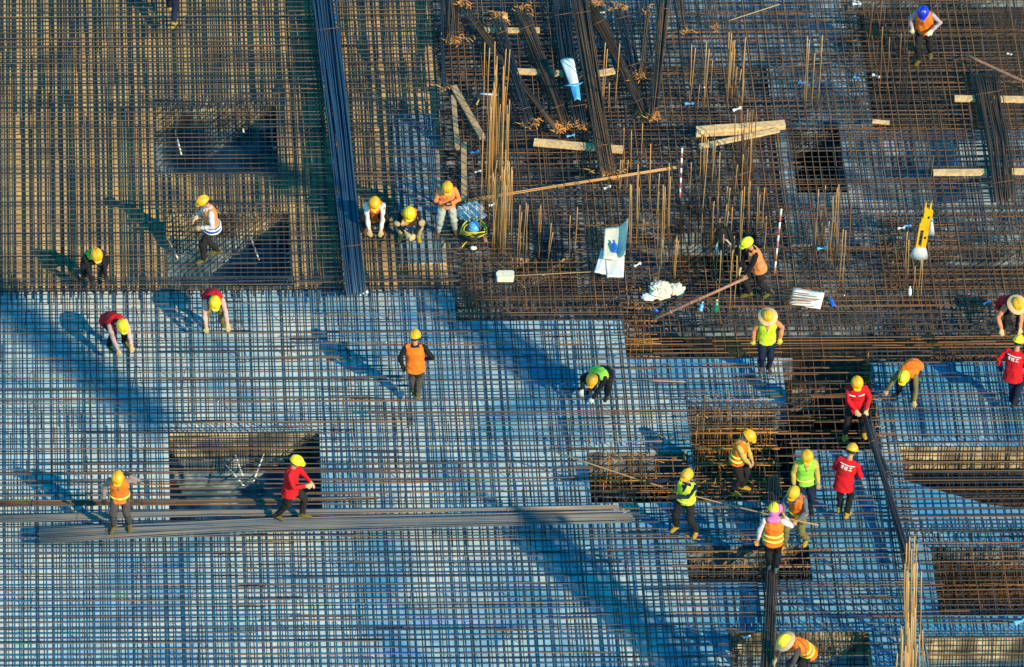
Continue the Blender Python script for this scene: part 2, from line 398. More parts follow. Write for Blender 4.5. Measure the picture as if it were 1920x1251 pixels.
for k, lab, rr, ms in exec_pits:
    rc = RECT(*PITS[k][0]); rc = (rc[0]-.3, min(rc[1]+.3, 12), max(rc[2], -12), rc[3]); zf = PITS[k][1]
    inner = (rc[0]+.35, rc[1]-.35, rc[2]+.05, rc[3]-.05)
    L = [('cross_bars', rc, -.012, 'u', S*ms, .0115, dict(tone=(.2, .9))),
         ('lower_cross_bars', inner, -.55, 'u', S*1.6, .010, dict(tone=(.3, 1))),
         ('lower_long_bars', inner, -.6, 'v', S*1.6, .010, dict(tone=(.3, 1)))]
    if k in 'defi': L.append(('long_bars', inner, -.14, 'v', S*1.9, .011, dict(tone=(.3, 1))))
    if k in 'k': L.append(('apron_long_bars', RECT(1688, 885, 2300, 985), -.036, 'v', S, .0115, dict(tone=(0, .6), m='bar_dark'))); L.append(('apron_cross_bars', RECT(1688, 885, 2300, 985), -.012, 'u', S, .011, dict(tone=(0, .6), m='bar_dark'))); mat_thing('rebar_mat', lab, L, m='bar_rust'); continue
    if k in 'hj': L = L[:1]+[('lower_long_bars', inner, zf+.1, 'v', S*2, .009, dict(tone=(0, .6), m='bar_dark'))]
    mat_thing('rebar_mat', lab, L, m='bar_rust')

# cages of stirrups standing in the trenches
def cage(label, px, z0, z1, sp=.16, m='bar_rust', hooks=True, lean=.02, rows=None):
    u0, u1, v0, v1 = RECT(*px); t = empty('stirrup_cage', (*XY((u0+u1)/2, (v0+v1)/2), z0)); tag(t, label, 'stirrup cage', 'stirrup cages in the trenches')
    ori = np.array(t.location)
    a = MB(); b = MB(); nv = rows or max(2, int((v1-v0)/.45)+1)
    for v in np.linspace(v0, v1, nv):
        u = u0
        while u <= u1:
            uu = u+rng.normal()*.015; h = z1+rng.normal()*.05; p0 = XY(uu, v); p1 = XY(uu+rng.normal()*lean, v+rng.normal()*lean)
            pts = [np.array([*p0, z0]), np.array([*((p0+p1)/2), (z0+h)/2]), np.array([*p1, h])]
            if hooks: q = XY(uu+.02, v-.12); pts.append(np.array([*q, h+.01]))
            a.tube(np.array(pts)-ori, .008, 5, tone=rng.uniform(.2, 1)); u += sp
        for z in np.linspace(z0+.2, z1-.1, max(2, int((z1-z0)/.3))):
            b.tube(np.array([(*XY(u0-.1, v), z), (*XY((u0+u1)/2, v), z+rng.normal()*.02), (*XY(u1+.1, v), z)])-ori, .009, 5, tone=rng.uniform(.2, 1))
    a.build('uprights', M[m], t); b.build('tie_bars', M[m], t)
cage('rusty stirrup cage along the trench edge under the white foam block', (866, 480, 1165, 562), -.95, -.08)
cage('rusty stirrup cage by the corner right of the trench, below the cream cloth pile', (1172, 540, 1230, 640), -.95, .04, sp=.14, m='bar_orange')
cage('rusty stirrup cage in the small pit by the long rod', (1106, 828, 1290, 900), -1.5, .10, sp=.2, m='bar_orange', lean=.05)
cage('rusty stirrup cage behind the worker with folded hands', (1296, 750, 1460, 905), -1.9, .10, sp=.24, m='bar_orange', lean=.05)
cage('rusty stirrup cage in the narrow pit under the pink-hooded worker', (1290, 1008, 1515, 1060), -1.3, .06, sp=.2, m='bar_orange', lean=.05)
cage('rusty stirrup cage in the strip beside the deep pit', (1625, 660, 1655, 810), -2.2, -.0, sp=.12, rows=10, m='bar_orange')
cage('dark stirrup cage lining the deep pit left of the red jacketed hose holder', (1484, 655, 1600, 700), -2.3, -.1, sp=.2)
cage('rusty stirrup cage in the right edge trench under the crouching straw-hatted worker', (1690, 560, 1960, 612), -.95, -.02, sp=.2)
cage('rusty stirrup cage left of the yellow frame', (1655, 400, 1700, 560), -1.9, -.08, sp=.16, rows=5)
cage('rusty stirrup cage in the pit at the lower right edge', (1750, 1010, 1960, 1125), -1.9, -.05, sp=.25)
cage('rusty stirrup cage in the wide right pit with the sunlit wall', (1700, 850, 1960, 900), -2.5, -.5, sp=.25)
cage('rusty stirrup cage at the left edge of the bottom pit', (1368, 1170, 1392, 1260), -2.0, -.03, sp=.12, rows=8)
cage('tall dark cage lining the square shaft beside the starter bars', (955, 405, 1088, 425), -2.5, .12, sp=.13, m='bar_dark', rows=2)
cage('rusty cage lining the shaft below the red and white pole', (1250, 362, 1432, 385), -2.5, .1, sp=.15, rows=2)
cage('rusty cage over the shadowed corner by the blue-helmeted worker', (1580, -20, 1615, 180), -1.8, -.05, sp=.15, rows=8)
cage('rusty hooked cage under the blue sky sheet boards', (1660, 410, 1790, 470), -1.9, -.06, sp=.2)

def wall_mesh(label, k, m='bar_dark', sp=.12, deep=1.3):
    u0, u1, v0, v1 = RECT(*PITS[k][0]); u1 = min(u1, 11.5); v = v1-.06; mb = MB(); mb2 = MB(); t = empty('wall_mesh', (*XY((u0+u1)/2, v), -.5)); o = np.array(t.location)
    u = u0+.05
    while u < u1:
        a = u+rng.normal()*.02; mb.tube([np.array([*XY(a, v), .0])-o, np.array([*XY(a+rng.normal()*.02, v), -deep/2])-o, np.array([*XY(a, v), -deep])-o], .010, 5); u += sp
    z = -.10
    while z > -deep: mb2.tube([np.array([*XY(u0, v-.02), z])-o, np.array([*XY((u0+u1)/2, v-.025), z+rng.normal()*.02])-o, np.array([*XY(u1, v-.02), z])-o], .009, 5); z -= sp
    mb.build('uprights', M[m], t); mb2.build('cross_bars', M[m], t); tag(t, label, 'bar mesh', 'bar meshes lining the pit walls')
wall_mesh('bar mesh on the sunlit wall of the uppermost pit on the left', 'a')
wall_mesh('bar mesh on the sunlit wall of the pit under the striding blue-hemmed worker', 'b')
wall_mesh('bar mesh on the sunlit wall of the largest left pit above the long lower bundle', 'c', 'bar_dark', .11)
wall_mesh('bar mesh on the far wall of the pit at the bottom edge', 'h', 'bar_blue')
wall_mesh('bar mesh on the far wall of the pit at the lower right edge', 'i')
wall_mesh('bar mesh on the far wall of the bottom right corner pit', 'j', 'bar_blue')
wall_mesh('bar mesh on the far wall of the wide pit above the slanted pale floor edge', 'k')
wall_mesh('bar mesh on the far wall of the shaft behind the black jacket', 'm')
wall_mesh('bar mesh on the far wall of the pit behind the yellow frame', 'p')
wall_mesh('bar mesh on the far wall of the dark opening near the upper starter bars', 'n')
wall_mesh('bar mesh on the far wall of the pit behind the worker with folded hands', 'e')
# pale slurry-splashed struts crossing inside the left pits
for lab, k, ss in (('white dotted struts crossing inside the largest left pit', 'c', [((430, 822), (455, 892)), ((502, 832), (474, 906)), ((420, 868), (458, 912)), ((352, 828), (362, 852)), ((374, 848), (420, 815)), ((508, 812), (540, 832))]),
                   ('white dotted struts crossing inside the uppermost left pit', 'a', [((318, 205), (340, 290)), ((342, 205), (336, 235)), ((450, 230), (458, 250)), ((508, 156), (492, 180))]),
                   ('white dotted struts crossing inside the pit under the striding worker', 'b', [((314, 446), (335, 488)), ((466, 436), (486, 488)), ((524, 440), (520, 465)), ((362, 420), (350, 440))])):
    zz = -.95; t = empty('pit_struts', P(*ss[0][0], zz)); o = np.array(t.location); tag(t, lab, 'struts')
    for a, b in ss: mb = MB(); mb.tube([P(*a, zz+.1)-o, P(*b, zz)-o], .018, 6); mb.build('strut', M['white'], t)

# ------------------------------------------------------------------ tower crane jibs overhead, out of view, that shade the floor
def jib(label, a, b, h, w=.95):
    k = h/math.tan(SUN_EL); off = np.array([-SHX*k, -SHY*k, h]); A, B = P(*a)+off, P(*b)+off; L = np.linalg.norm(B-A); x = (B-A)/L; y = nrm_(np.cross([0, 0, 1], x)); z = np.array([0, 0, 1.])
    t = empty('unseen_crane_jib', A); tag(t, label, 'crane jib', 'unseen tower crane jibs above the site'); c1 = MB(); c2 = MB(); dk = MB()
    for q in (y*w/2, -y*w/2, z*w*.9): c1.tube([q, q+x*L], .09, 8)
    n = int(L/.9)
    for i in range(n):
        p = x*L*i/n; q = x*L*(i+1)/n
        for s in (1, -1): c2.tube([p+y*w/2*s, (p+q)/2+z*w*.9, q+y*w/2*s], .04, 6)
        c2.tube([p+y*w/2, q-y*w/2], .035, 6)
    dk.box(x*L/2+z*.08, (L, w*.55, .03), [x, y, z])
    c1.build('chords', M['yellow_paint'], t); c2.build('lacing', M['yellow_paint'], t); dk.build('walkway', M['pipe'], t, smooth=False)
def nrm_(v): return v/np.linalg.norm(v)
jib('unseen yellow lattice crane jib reaching over the middle of the site', (850, 556), (1055, 708), 13, .75)
jib('unseen yellow lattice crane jib reaching over the left of the site', (-120, 455), (340, 808), 21.5, .7)
jib('unseen yellow lattice crane jib reaching over the upper left of the site', (430, 235), (600, 360), 16, .55)
jib('unseen yellow lattice crane jib reaching over the lower right of the site', (1010, 985), (1340, 1270), 11, .8)

# ------------------------------------------------------------------ bent hooks standing in the mat
hk = MB()
hk.tube([(-.10, .02, -.26), (-.07, 0, -.04), (-.05, 0, .22), (-.03, 0, .27), (.03, 0, .27), (.05, 0, .22), (.07, 0, -.08), (.16, -.02, -.24)], .0075, 5, tone=.35)
hme = hk.mesh('bent_hook'); hme.materials.append(M['bar_dark'])
hk2 = MB()
hk2.tube([(-.09, .02, -.26), (-.06, .01, -.04), (-.055, 0, .16), (-.03, 0, .21), (.04, 0, .20), (.05, -.02, .15), (.0, -.05, -.02), (.12, -.09, -.05)], .0075, 5, tone=.6)
hme2 = hk2.mesh('bent_hook'); hme2.materials.append(M['bar_blue'])
u0, v0 = UV(64, 1066); cnt = 0
allh = [RECT(*z[0]) for z in ZONES]+[RECT(*p[0]) for p in PITS.values()]
for j in range(-3, 12):
    for i in range(-1, 21):
        u = u0+i*1.03+rng.normal()*.04+(j % 2)*.02; v = v0+j*.93+rng.normal()*.04
        if any(h[0]-.2 < u < h[1]+.2 and h[2]-.2 < v < h[3]+.2 for h in allh): continue
        if rng.random() < .08 or abs(v-UV(600, 983)[1]+.012*(u-UV(600, 983)[0])) < .42: continue
        x, y = XY(u, v)
        if abs(x) > 10.6 or y < -10.8: continue
        o = bpy.data.objects.new('bent_hook', hme if rng.random() < .6 else hme2); COL.objects.link(o)
        o.location = (x, y, -.02); o.rotation_euler = (rng.normal()*.06, rng.normal()*.05, rng.normal()*.25)
        tag(o, 'thin dark bent steel hook poking up through the grey mat over pale concrete', 'steel hook', 'bent hooks standing in the steel mat'); cnt += 1

# ------------------------------------------------------------------ loose bar bundles
def bundle(label, pts_px, width_px, n, m, r=.011, z=(.01, .12), name='rebar_bundle', wob=.012, spread_end=None, tone=(0, 1), raggedpx=4, group='bundles of steel bars lying on the mats', curve_z=None, ties=1):
    w0 = width_px; w1 = spread_end if spread_end is not None else width_px
    c = P(*pts_px[len(pts_px)//2], 0); mb = MB()
    ps = [np.array(q, float) for q in pts_px]
    sx, sy = ps[-1]-ps[0]; L = math.hypot(sx, sy); nx, ny = (-sy/L, sx/L)
    for k in range(n):
        f = (k+.5)/n-.5+rng.normal()*.03; f2 = f*.7+(rng.random()-.5)*.45; zz = rng.uniform(*z)
        a = rng.uniform(-raggedpx, raggedpx); pts = []; N = 9
        ph = rng.uniform(0, 6)
        for i in range(N):
            t = i/(N-1); tt = t*(len(ps)-1); j = min(int(tt), len(ps)-2); q = ps[j]+(ps[j+1]-ps[j])*(tt-j)
            wd_ = w0+(w1-w0)*t; off = (f*(1-t)+f2*t)*wd_
            s = a*(1-t)+rng.uniform(-raggedpx, raggedpx)*t*(1 if i == N-1 else 0)
            zc = zz+(curve_z[j]+(curve_z[j+1]-curve_z[j])*(tt-j) if curve_z else 0)
            p = P(q[0]+nx*off+sx/L*s, q[1]+ny*off+sy/L*s, zc)
            p = p+np.array([math.sin(ph+t*5)*wob, math.cos(ph+t*4)*wob, 0])
            pts.append(p-c)
        mb.tube(pts, r, 5, tone=rng.uniform(*tone))
    o = empty(name, c); mb.build('bars', M[m], o)
    tg = MB()
    for t in ([.12, .5, .9] if ties > 1 else [.15, .85]):
        tt = t*(len(ps)-1); j = min(int(tt), len(ps)-2); q = ps[j]+(ps[j+1]-ps[j])*(tt-j); hw = (w0+(w1-w0)*t)*.54
        zc = (curve_z[j]+(curve_z[j+1]-curve_z[j])*(tt-j)) if curve_z else 0
        ring = [P(q[0]+nx*hw*s, q[1]+ny*hw*s, zc+zz)-c for s, zz in ((-1, z[0]), (-1, z[1]+.02), (0, z[1]+.03), (1, z[1]+.02), (1, z[0]))]
        tg.tube(ring, .005, 4, tone=.9)
    tg.build('tie_wire', M['bar_rust'], o)
    tag(o, label, 'bar bundle', group); return o
bundle('long dark blue bundle running down from the top edge beside the tan floor', [(604, -30), (638, 250), (669, 551)], 44, 66, 'bar_slate', z=(.03, .2), spread_end=38, raggedpx=3, tone=(0, .5))
bundle('very long grey bundle under the two workers walking along the lower left', [(74, 1003), (500, 984), (1182, 968)], 32, 28, 'bar_grey', r=.012, z=(.02, .10), spread_end=22, wob=.02, tone=(.0, .75))
bundle('thin brown bundle behind the two workers above the long grey bundle', [(-40, 945), (300, 943), (706, 934)], 12, 12, 'bar_rust', z=(.02, .06), spread_end=4, wob=.02)
bundle('grey bundle lying from the left edge just above the long lower bundle', [(-20, 975), (350, 962), (700, 958), (1160, 950)], 12, 9, 'bar_grey', z=(.02, .05), wob=.03)
bundle('rusty brown bundle lying by the right edge below the long pole', [(1845, 137), (1870, 260), (1884, 376)], 52, 52, 'bar_rust', z=(.03, .2), tone=(0, .55), spread_end=40)
bundle('upright-running dark bundle below the pink-hooded worker', [(1452, 893), (1447, 1050), (1436, 1290)], 22, 30, 'bar_rust', z=(.02, .16), tone=(0, .6), spread_end=27)
bundle('dark slender bundle dragged by the red-jacketed worker', [(1620, 775), (1655, 890), (1690, 1010), (1702, 1060)], 10, 20, 'bar_dark', z=(.02, .12), spread_end=20, curve_z=[.75, .15, .05, .05])
bundle('second slack dark bundle hanging from the gloved hands of the red-jacketed worker', [(1630, 772), (1650, 850), (1668, 900)], 3, 5, 'bar_dark', z=(.02, .06), spread_end=12, curve_z=[.72, .2, .03])
# heap of bent-bar bundles at the top centre
HB = [((829, -30), (833, 165), 6, 11, 'thin rusty bundle at the left end of the bar heap'),
      ((850, -30), (852, 76), 30, 26, 'short bundle with hooked ends at the top left of the bar heap'),
      ((866, 8), (1043, 243), 12, 24, 'long diagonal bundle slanting down across the bar heap to the wooden plank'),
      ((930, 30), (993, 234), 20, 18, 'dark bundle slanting behind the standing starter bars'),
      ((976, 18), (1057, 232), 26, 26, 'wide brown bundle crossing the short plank in the bar heap'),
      ((944, 40), (960, 150), 12, 9, 'short rusty bundle above the starter bars in the bar heap'),
      ((1050, -10), (1088, 235), 30, 30, 'bundle lying under the white and blue sheet'),
      ((1082, -30), (1140, 325), 32, 40, 'widest brown bundle right of the white and blue sheet'),
      ((1106, 10), (1212, 220), 22, 30, 'bundle slanting right from the white and blue sheet to the rusty hooks'),
      ((1160, 14), (1192, 140), 24, 20, 'short fanned bundle at the right part of the bar heap'),
      ((1216, 18), (1199, 140), 7, 9, 'slim bundle meeting the fanned bundle at the right part of the bar heap'),
      ((1248, -20), (1225, 218), 20, 26, 'steep bundle closing the bar heap at its right end'),
      ((1100, 200), (1160, 330), 26, 18, 'loose lower bundle over the long bare plank'),
      ((1270, -20), (1285, 60), 12, 8, 'short stub bundle at the top edge right of the bar heap'),
      ((1330, -20), (1340, 50), 8, 5, 'pair of orange rusty bars at the top edge')]
for i, (a, b, wpx, n, lab) in enumerate(HB):
    mid = ((a[0]+b[0])/2+rng.normal()*2, (a[1]+b[1])/2)
    zb = .02+.05*(i % 4)
    o = bundle(lab, [a, mid, b], wpx, n, 'bar_rust' if i % 3 else 'bar_dark', r=.0095, z=(zb, zb+.16), wob=.015, tone=(0, .75), raggedpx=7, group='bundles heaped at the top centre')
    hkb = MB(); c = np.array(o.location)
    for e, sgn in ((a, -1), (b, 1)):
        if e[1] < 0: continue
        for k in range(max(8, n)):
            p = P(e[0]+rng.normal()*wpx*.35, e[1]+rng.normal()*4, zb+.06)-c; th = rng.uniform(0, 6.28)
            dv_ = np.array([math.cos(th), math.sin(th)*.6, rng.uniform(-.05, .25)])*rng.uniform(.1, .22)
            hkb.tube([p, p+dv_*.6+np.array([0, 0, .03]), p+dv_+np.array([dv_[1], -dv_[0], 0])*.5], .010, 4, tone=rng.uniform(.6, 1))
    if hkb.V: hkb.build('hooked_ends', M['bar_orange'], o)
# loose rods
def rod(label, a, b, za, zb, r=.013, m='bar_rust', n=1, cat='steel rod', name='loose_bar', sag=0.0):
    mb = MB(); c = P(*a, za); e = P(*b, zb)
    for k in range(n):
        o = np.array([rng.normal()*.015, rng.normal()*.02, rng.normal()*.01])*(n > 1)
        o2 = np.array([rng.normal()*.02, rng.normal()*.03, rng.normal()*.01])*(n > 1)
        t = np.linspace(0, 1, 7)[:, None]; pts = (c+o)*(1-t)+(e+o2)*t-c; pts[:, 2] -= (np.sin(t[:, 0]*np.pi)*sag)
        mb.tube(pts, r, 6)
    ob = mb.build(name, M[m], None, origin=None); ob.location = c; tag(ob, label, cat); return ob
rod('long grey rod carried by the lime-vested worker and slanting down to the group of workers', (1030, 843), (1535, 985), 1.15, .9, .014, 'bar_tan', sag=.15)
rod('pair of long bars slanting from the plastic bag to the red and white pole', (878, 376), (1268, 314), .25, .4, .012, 'bar_tan', n=3)
rod('thin brown bar slanting in the upper right mats', (1366, 39), (1462, 8), .1, .1, .012, 'bar_tan')
rod('thin rusty bar lying right of the tall starter bars near the top', (1440, 128), (1560, 117), .1, .1, .014, 'bar_rust')
rod('rusty short bar beside the shaft right of the red and white pole', (1352, 341), (1412, 319), .3, .35, .018, 'bar_rust')
rod('dark long pole slanting to the right edge above the rusty bundle', (1810, 103), (1960, 172), .25, .3, .035, 'pipe', cat='pole', name='pole')
rod('thin wire trailing left of the lower right bar bunch', (1690, 40), (1622, 8), .1, .1, .008, 'bar_rust')
rod('long dark bar beside the pit, crossing the shaded mats on the right', (1770, 185), (1870, 290), .1, .1, .01, 'bar_dark')
rod('thin horizontal bar passing behind the white foam block', (945, 518), (1170, 507), .12, .12, .011, 'bar_tan')
rod('rust-coloured bar crossing the middle of the floor below the lime crouching worker', (1220, 714), (1285, 716), .02, .02, .014, 'bar_tan')
rod('dark bar slanting in the trench by the white foam block', (925, 485), (985, 540), .1, .1, .012, 'bar_rust')
rod('long bar crossing the narrow strip near the right-hand pits', (1560, 1158), (1990, 1163), .02, .02, .016, 'bar_rust')
for i in range(20):   # loose rust-toned bars lying over the mats on the left
    y = rng.uniform(610, 950) if i < 24 else rng.uniform(1010, 1150); x = rng.uniform(-60, 700); L = rng.uniform(200, 500)
    o = rod('loose rusty bar lying across the left half of the pale floor', (x, y), (x+L, y-rng.uniform(-4, 6)), .02, .025, .009, 'bar_rust', n=1)
    o['group'] = 'loose bars lying on the left mats'

# ------------------------------------------------------------------ standing starter bars
def starters(label, group, items, m='bar_tan', r=.0105):
    base = {}
    for (xt, yt, xb, yb) in items:
        b = P(xb, yb, -.4)
        # height from how far the tip stands above its foot in the view, leaning only sideways
        h = abs(yb-yt)/95.0/math.cos(DEP)+.25
        tip = P(xt, yt, h-.4)
        mb = MB(); t = np.linspace(0, 1, 4)[:, None]; pts = (tip-b)*t
        pts[1:3] += rng.normal(size=(2, 3))*.008
        mb.tube(pts, r, 6, tone=rng.uniform(.1, 1)); o = mb.build('starter_bar', M[m], None); o.location = b
        tag(o, label, 'starter bar', group)
def cluster(x0, x1, yt0, yt1, yb0, yb1, n, lean=6):
    out = []
    for k in range(n):
        x = rng.uniform(x0, x1); yb = rng.uniform(yb0, yb1); yt = rng.uniform(yt0, yt1); l = rng.normal()*2+lean
        out.append((x+l, yt, x, yb))
        if rng.random() < .3: out.append((x+l+3, yt+rng.uniform(-5, 25), x+2, yb+2))
    return out
starters('tall tan starter bar standing in the dense row left of the square shaft', 'starter bars left of the square shaft',
         [(909, 80, 905, 245), (918, 90, 912, 240), (928, 78, 924, 300), (932, 105, 928, 330), (949, 92, 940, 290), (956, 93, 944, 250)]+cluster(915, 948, 110, 220, 300, 400, 14, 6)+cluster(922, 960, 280, 360, 440, 495, 20, 4)+[(975, 385, 968, 492), (990, 385, 984, 495), (938, 330, 920, 480), (932, 300, 914, 430)])
starters('starter bar standing right of the white and blue sheet', 'starter bars right of the white and blue sheet',
         [(1135, 80, 1127, 225), (1162, 82, 1152, 215), (1139, 92, 1130, 220), (1143, 155, 1139, 222), (1170, 240, 1168, 330), (1184, 245, 1182, 340), (1205, 232, 1202, 320)])
starters('starter bar in the row standing behind the pair of crossed planks', 'starter bars behind the crossed planks',
         [(1297, 84, 1292, 212), (1304, 90, 1294, 200), (1325, 78, 1319, 210), (1330, 92, 1320, 205), (1312, 160, 1306, 215), (1378, 92, 1371, 205), (1390, 130, 1382, 208), (1398, 70, 1390, 212), (1367, 60, 1362, 200), (1372, 62, 1364, 205), (1394, 150, 1386, 210), (1402, 205, 1398, 270)])
starters('starter bar standing behind the dark square opening near the top', 'starter bars at the dark square opening',
         [(1514, 68, 1508, 212), (1518, 75, 1510, 212), (1542, 66, 1533, 208), (1540, 90, 1532, 205), (1528, 100, 1522, 212)])
starters('starter bar standing left of the blue-helmeted worker', 'starter bars by the blue-helmeted worker',
         [(1634, 0, 1624, 96), (1638, 4, 1626, 96), (1654, 0, 1638, 190), (1660, 10, 1642, 190), (1655, 50, 1648, 190), (1666, 0, 1653, 100), (1676, 40, 1668, 120), (1697, 60, 1690, 190), (1704, 38, 1698, 186), (1705, 95, 1698, 190), (1690, 62, 1684, 190), (1668, 70, 1662, 190)], m='bar_rust')
starters('starter bar standing near the top right corner', 'starter bars near the top right corner',
         [(1890, 0, 1882, 95), (1893, 0, 1884, 92), (1920, 0, 1911, 90), (1904, 38, 1897, 98)], m='bar_rust')
starters('tall starter bar in the row between the foam sheets and the shaft', 'starter bars between the foam sheets and the shaft',
         [(1182, 345, 1181, 480), (1197, 325, 1192, 480), (1220, 270, 1217, 478), (1236, 360, 1232, 485), (1247, 350, 1242, 500), (1244, 362, 1240, 490), (1207, 410, 1204, 480), (1168, 300, 1163, 370), (1164, 300, 1160, 372), (1178, 300, 1174, 370)])
starters('very tall starter bar standing over the shaft beside the red and white pole', 'starter bars over the shaft by the red and white pole',
         [(1328, 262, 1314, 455), (1350, 285, 1345, 420), (1364, 350, 1360, 430), (1369, 352, 1362, 432), (1407, 340, 1402, 440), (1434, 352, 1428, 450), (1421, 352, 1418, 440), (1425, 365, 1420, 430), (1396, 350, 1390, 460)])
starters('starter bar in the thick rusty cluster right of the crossed planks', 'starter bars in the rusty cluster',
         [(1379, 215, 1372, 350), (1384, 245, 1378, 352), (1391, 200, 1390, 340), (1396, 215, 1391, 340), (1406, 210, 1400, 335), (1412, 205, 1404, 330), (1418, 210, 1409, 345), (1410, 260, 1402, 340), (1400, 250, 1395, 355)]+cluster(1380, 1410, 240, 300, 335, 360, 6), m='bar_rust')
starters('starter bar standing right of the striped leaning pole', 'starter bars right of the striped leaning pole',
         [(1535, 355, 1528, 480), (1548, 348, 1540, 482), (1573, 346, 1567, 496), (1570, 352, 1561, 480), (1562, 368, 1556, 496), (1575, 360, 1568, 500), (1555, 415, 1550, 495), (1586, 432, 1580, 556), (1581, 430, 1573, 548)])
starters('short starter bar standing at the cloth pile', 'starter bars by the cloth pile',
         [(1240, 447, 1234, 530), (1243, 450, 1238, 535), (1269, 445, 1260, 550), (1272, 452, 1263, 550), (1377, 443, 1370, 560), (1357, 440, 1353, 530), (1347, 450, 1341, 530), (1374, 470, 1366, 600), (1352, 470, 1345, 590), (1382, 480, 1376, 590)])
starters('starter bar standing below the yellow frame', 'starter bars below the yellow frame',
         [(1701, 435, 1698, 560), (1704, 450, 1700, 560), (1728, 485, 1722, 560), (1730, 488, 1726, 575), (1716, 500, 1712, 560)])
starters('thin golden starter bar standing among the mats above the shaft', 'starter bars above the shaft', cluster(1180, 1260, 300, 360, 420, 480, 6, 4)+cluster(1290, 1430, 230, 320, 330, 430, 9, 5)+cluster(1330, 1440, 350, 420, 450, 520, 7, 5))
starters('thin golden starter bar standing between the bar heap and the crossed planks', 'starter bars above the crossed planks', cluster(1290, 1420, 60, 130, 170, 225, 7, 5))
starters('thin golden starter bar standing between the white foam block and the square shaft', 'starter bars above the foam block', cluster(958, 1088, 380, 420, 470, 500, 7, 4)+cluster(900, 960, 150, 330, 330, 480, 8, 5))
starters('thin rusty starter bar standing above the flat white board', 'starter bars above the white board', cluster(1480, 1600, 340, 420, 470, 540, 8, 5), m='bar_rust')
lr = []
for k in range(40):
    x = 1700+rng.normal()*9; yt = rng.choice([1005, 1045, 1085, 1130, 1165, 1200])+rng.uniform(0, 30)
    lr.append((x+4, yt, x-2+rng.normal()*3, yt+rng.uniform(120, 230)))
lr += [(1706, 1022, 1703, 1080), (1712, 1112, 1708, 1230), (1730, 1182, 1727, 1300), (1733, 1222, 1730, 1300), (1724, 1190, 1722, 1300), (1716, 1140, 1712, 1290)]
starters('tan starter bar in the tall bunch at the bottom right', 'starter bars in the bunch at the bottom right', lr, r=.013)

# ------------------------------------------------------------------ timber
def plank(label, a, b, w=.10, t=.05, z=.06, m='wood', zb=None):
    mb = MB(); A = P(*a, z); B = P(*b, z if zb is None else zb); mb.plank(A*0, B-A, w, t)
    o = mb.build('plank', M[m], None, smooth=False); o.location = A; tag(o, label, 'plank', 'timber planks lying on the mats')
plank('brown plank slanting right, longer of the two meeting above the phone-holding worker', (850, 162), (905, 259), .13, .05, .10, 'wood_dark')
plank('narrow brown plank standing left of the slanting one', (850, 180), (858, 280), .10, .05, .05, 'wood_dark')
plank('grey brown plank running down to the plastic bag', (870, 268), (870, 378), .11, .05, .05, 'wood_dark')
plank('long bare pale plank under the ends of the bar heap', (1001, 267), (1168, 281), .19, .06, .06)
plank('pale plank under the heap beside the white and blue sheet', (970, 134), (1110, 141), .14, .06, .01)
plank('short pale plank sticking out right of the white and blue sheet', (1098, 142), (1152, 133), .16, .05, .08)
plank('pale plank under the bundles closest to the top edge', (906, 57), (1012, 57), .13, .05, .01)
plank('thick pale beam at the top of the crossed pair', (1306, 246), (1472, 234), .17, .12, .08)
plank('second pale board lying against the thick beam', (1305, 253), (1440, 245), .10, .05, .06)
plank('pale slanting board below the crossed pair', (1311, 275), (1460, 244), .11, .05, .12)
plank('sunlit yellow timber under the rusty bundle by the right edge', (1790, 185), (1960, 187), .14, .07, .02)
plank('long greyish timber below the rusty bundle by the right edge', (1750, 324), (1850, 323), .14, .07, .02)
plank('timber end poking out at the right edge', (1896, 322), (1970, 323), .14, .07, .02)
plank('tiny pale board in the shade below the blue-helmeted worker', (1636, 228), (1668, 230), .09, .04, .05)
plank('short orange timber offcut standing at the top of the bar heap', (942, 31), (951, 30), .1, .08, .12)

# ------------------------------------------------------------------ poles with painted bands, pipe
def banded(label, top, bot, h, m1='white', m2='redwhite', r=.02):
    b = P(*bot, 0); t = P(*top, h); e = empty('striped_pole', b); tag(e, label, 'striped pole')
    mb = MB(); mb2 = MB()
    for k in range(10):
        a_ = (t-b)*k/10; c_ = (t-b)*(k+1)/10
        (mb if k % 2 else mb2).tube([a_, (a_+c_)/2, c_], r, 8)
    mb.build('white_bands', M[m1], e); mb2.build('red_bands', M[m2], e)
banded('upright red and white pole standing behind the shaft', (1279, 278), (1275, 370), .95)
banded('leaning red and white pole right of the pipe-carrying worker', (1465, 392), (1452, 514), 1.35)
e = empty('steel_pipe', P(1228, 598, .08)); tag(e, 'rusty pink steel pipe with collars held by the worker with the yellow-green helmet', 'pipe')
a_ = P(1228, 598, .08); b_ = P(1402, 520, .85); mb = MB(); mb.tube([(b_-a_)*t for t in (0, .5, 1)], .03, 10); mb.build('pipe', M['pipe'], e)
for t in (.16, .38, .47): mb = MB(); mb.tube([(b_-a_)*t, (b_-a_)*(t+.02)], .042, 10); mb.build('collar', M['pipe'], e)

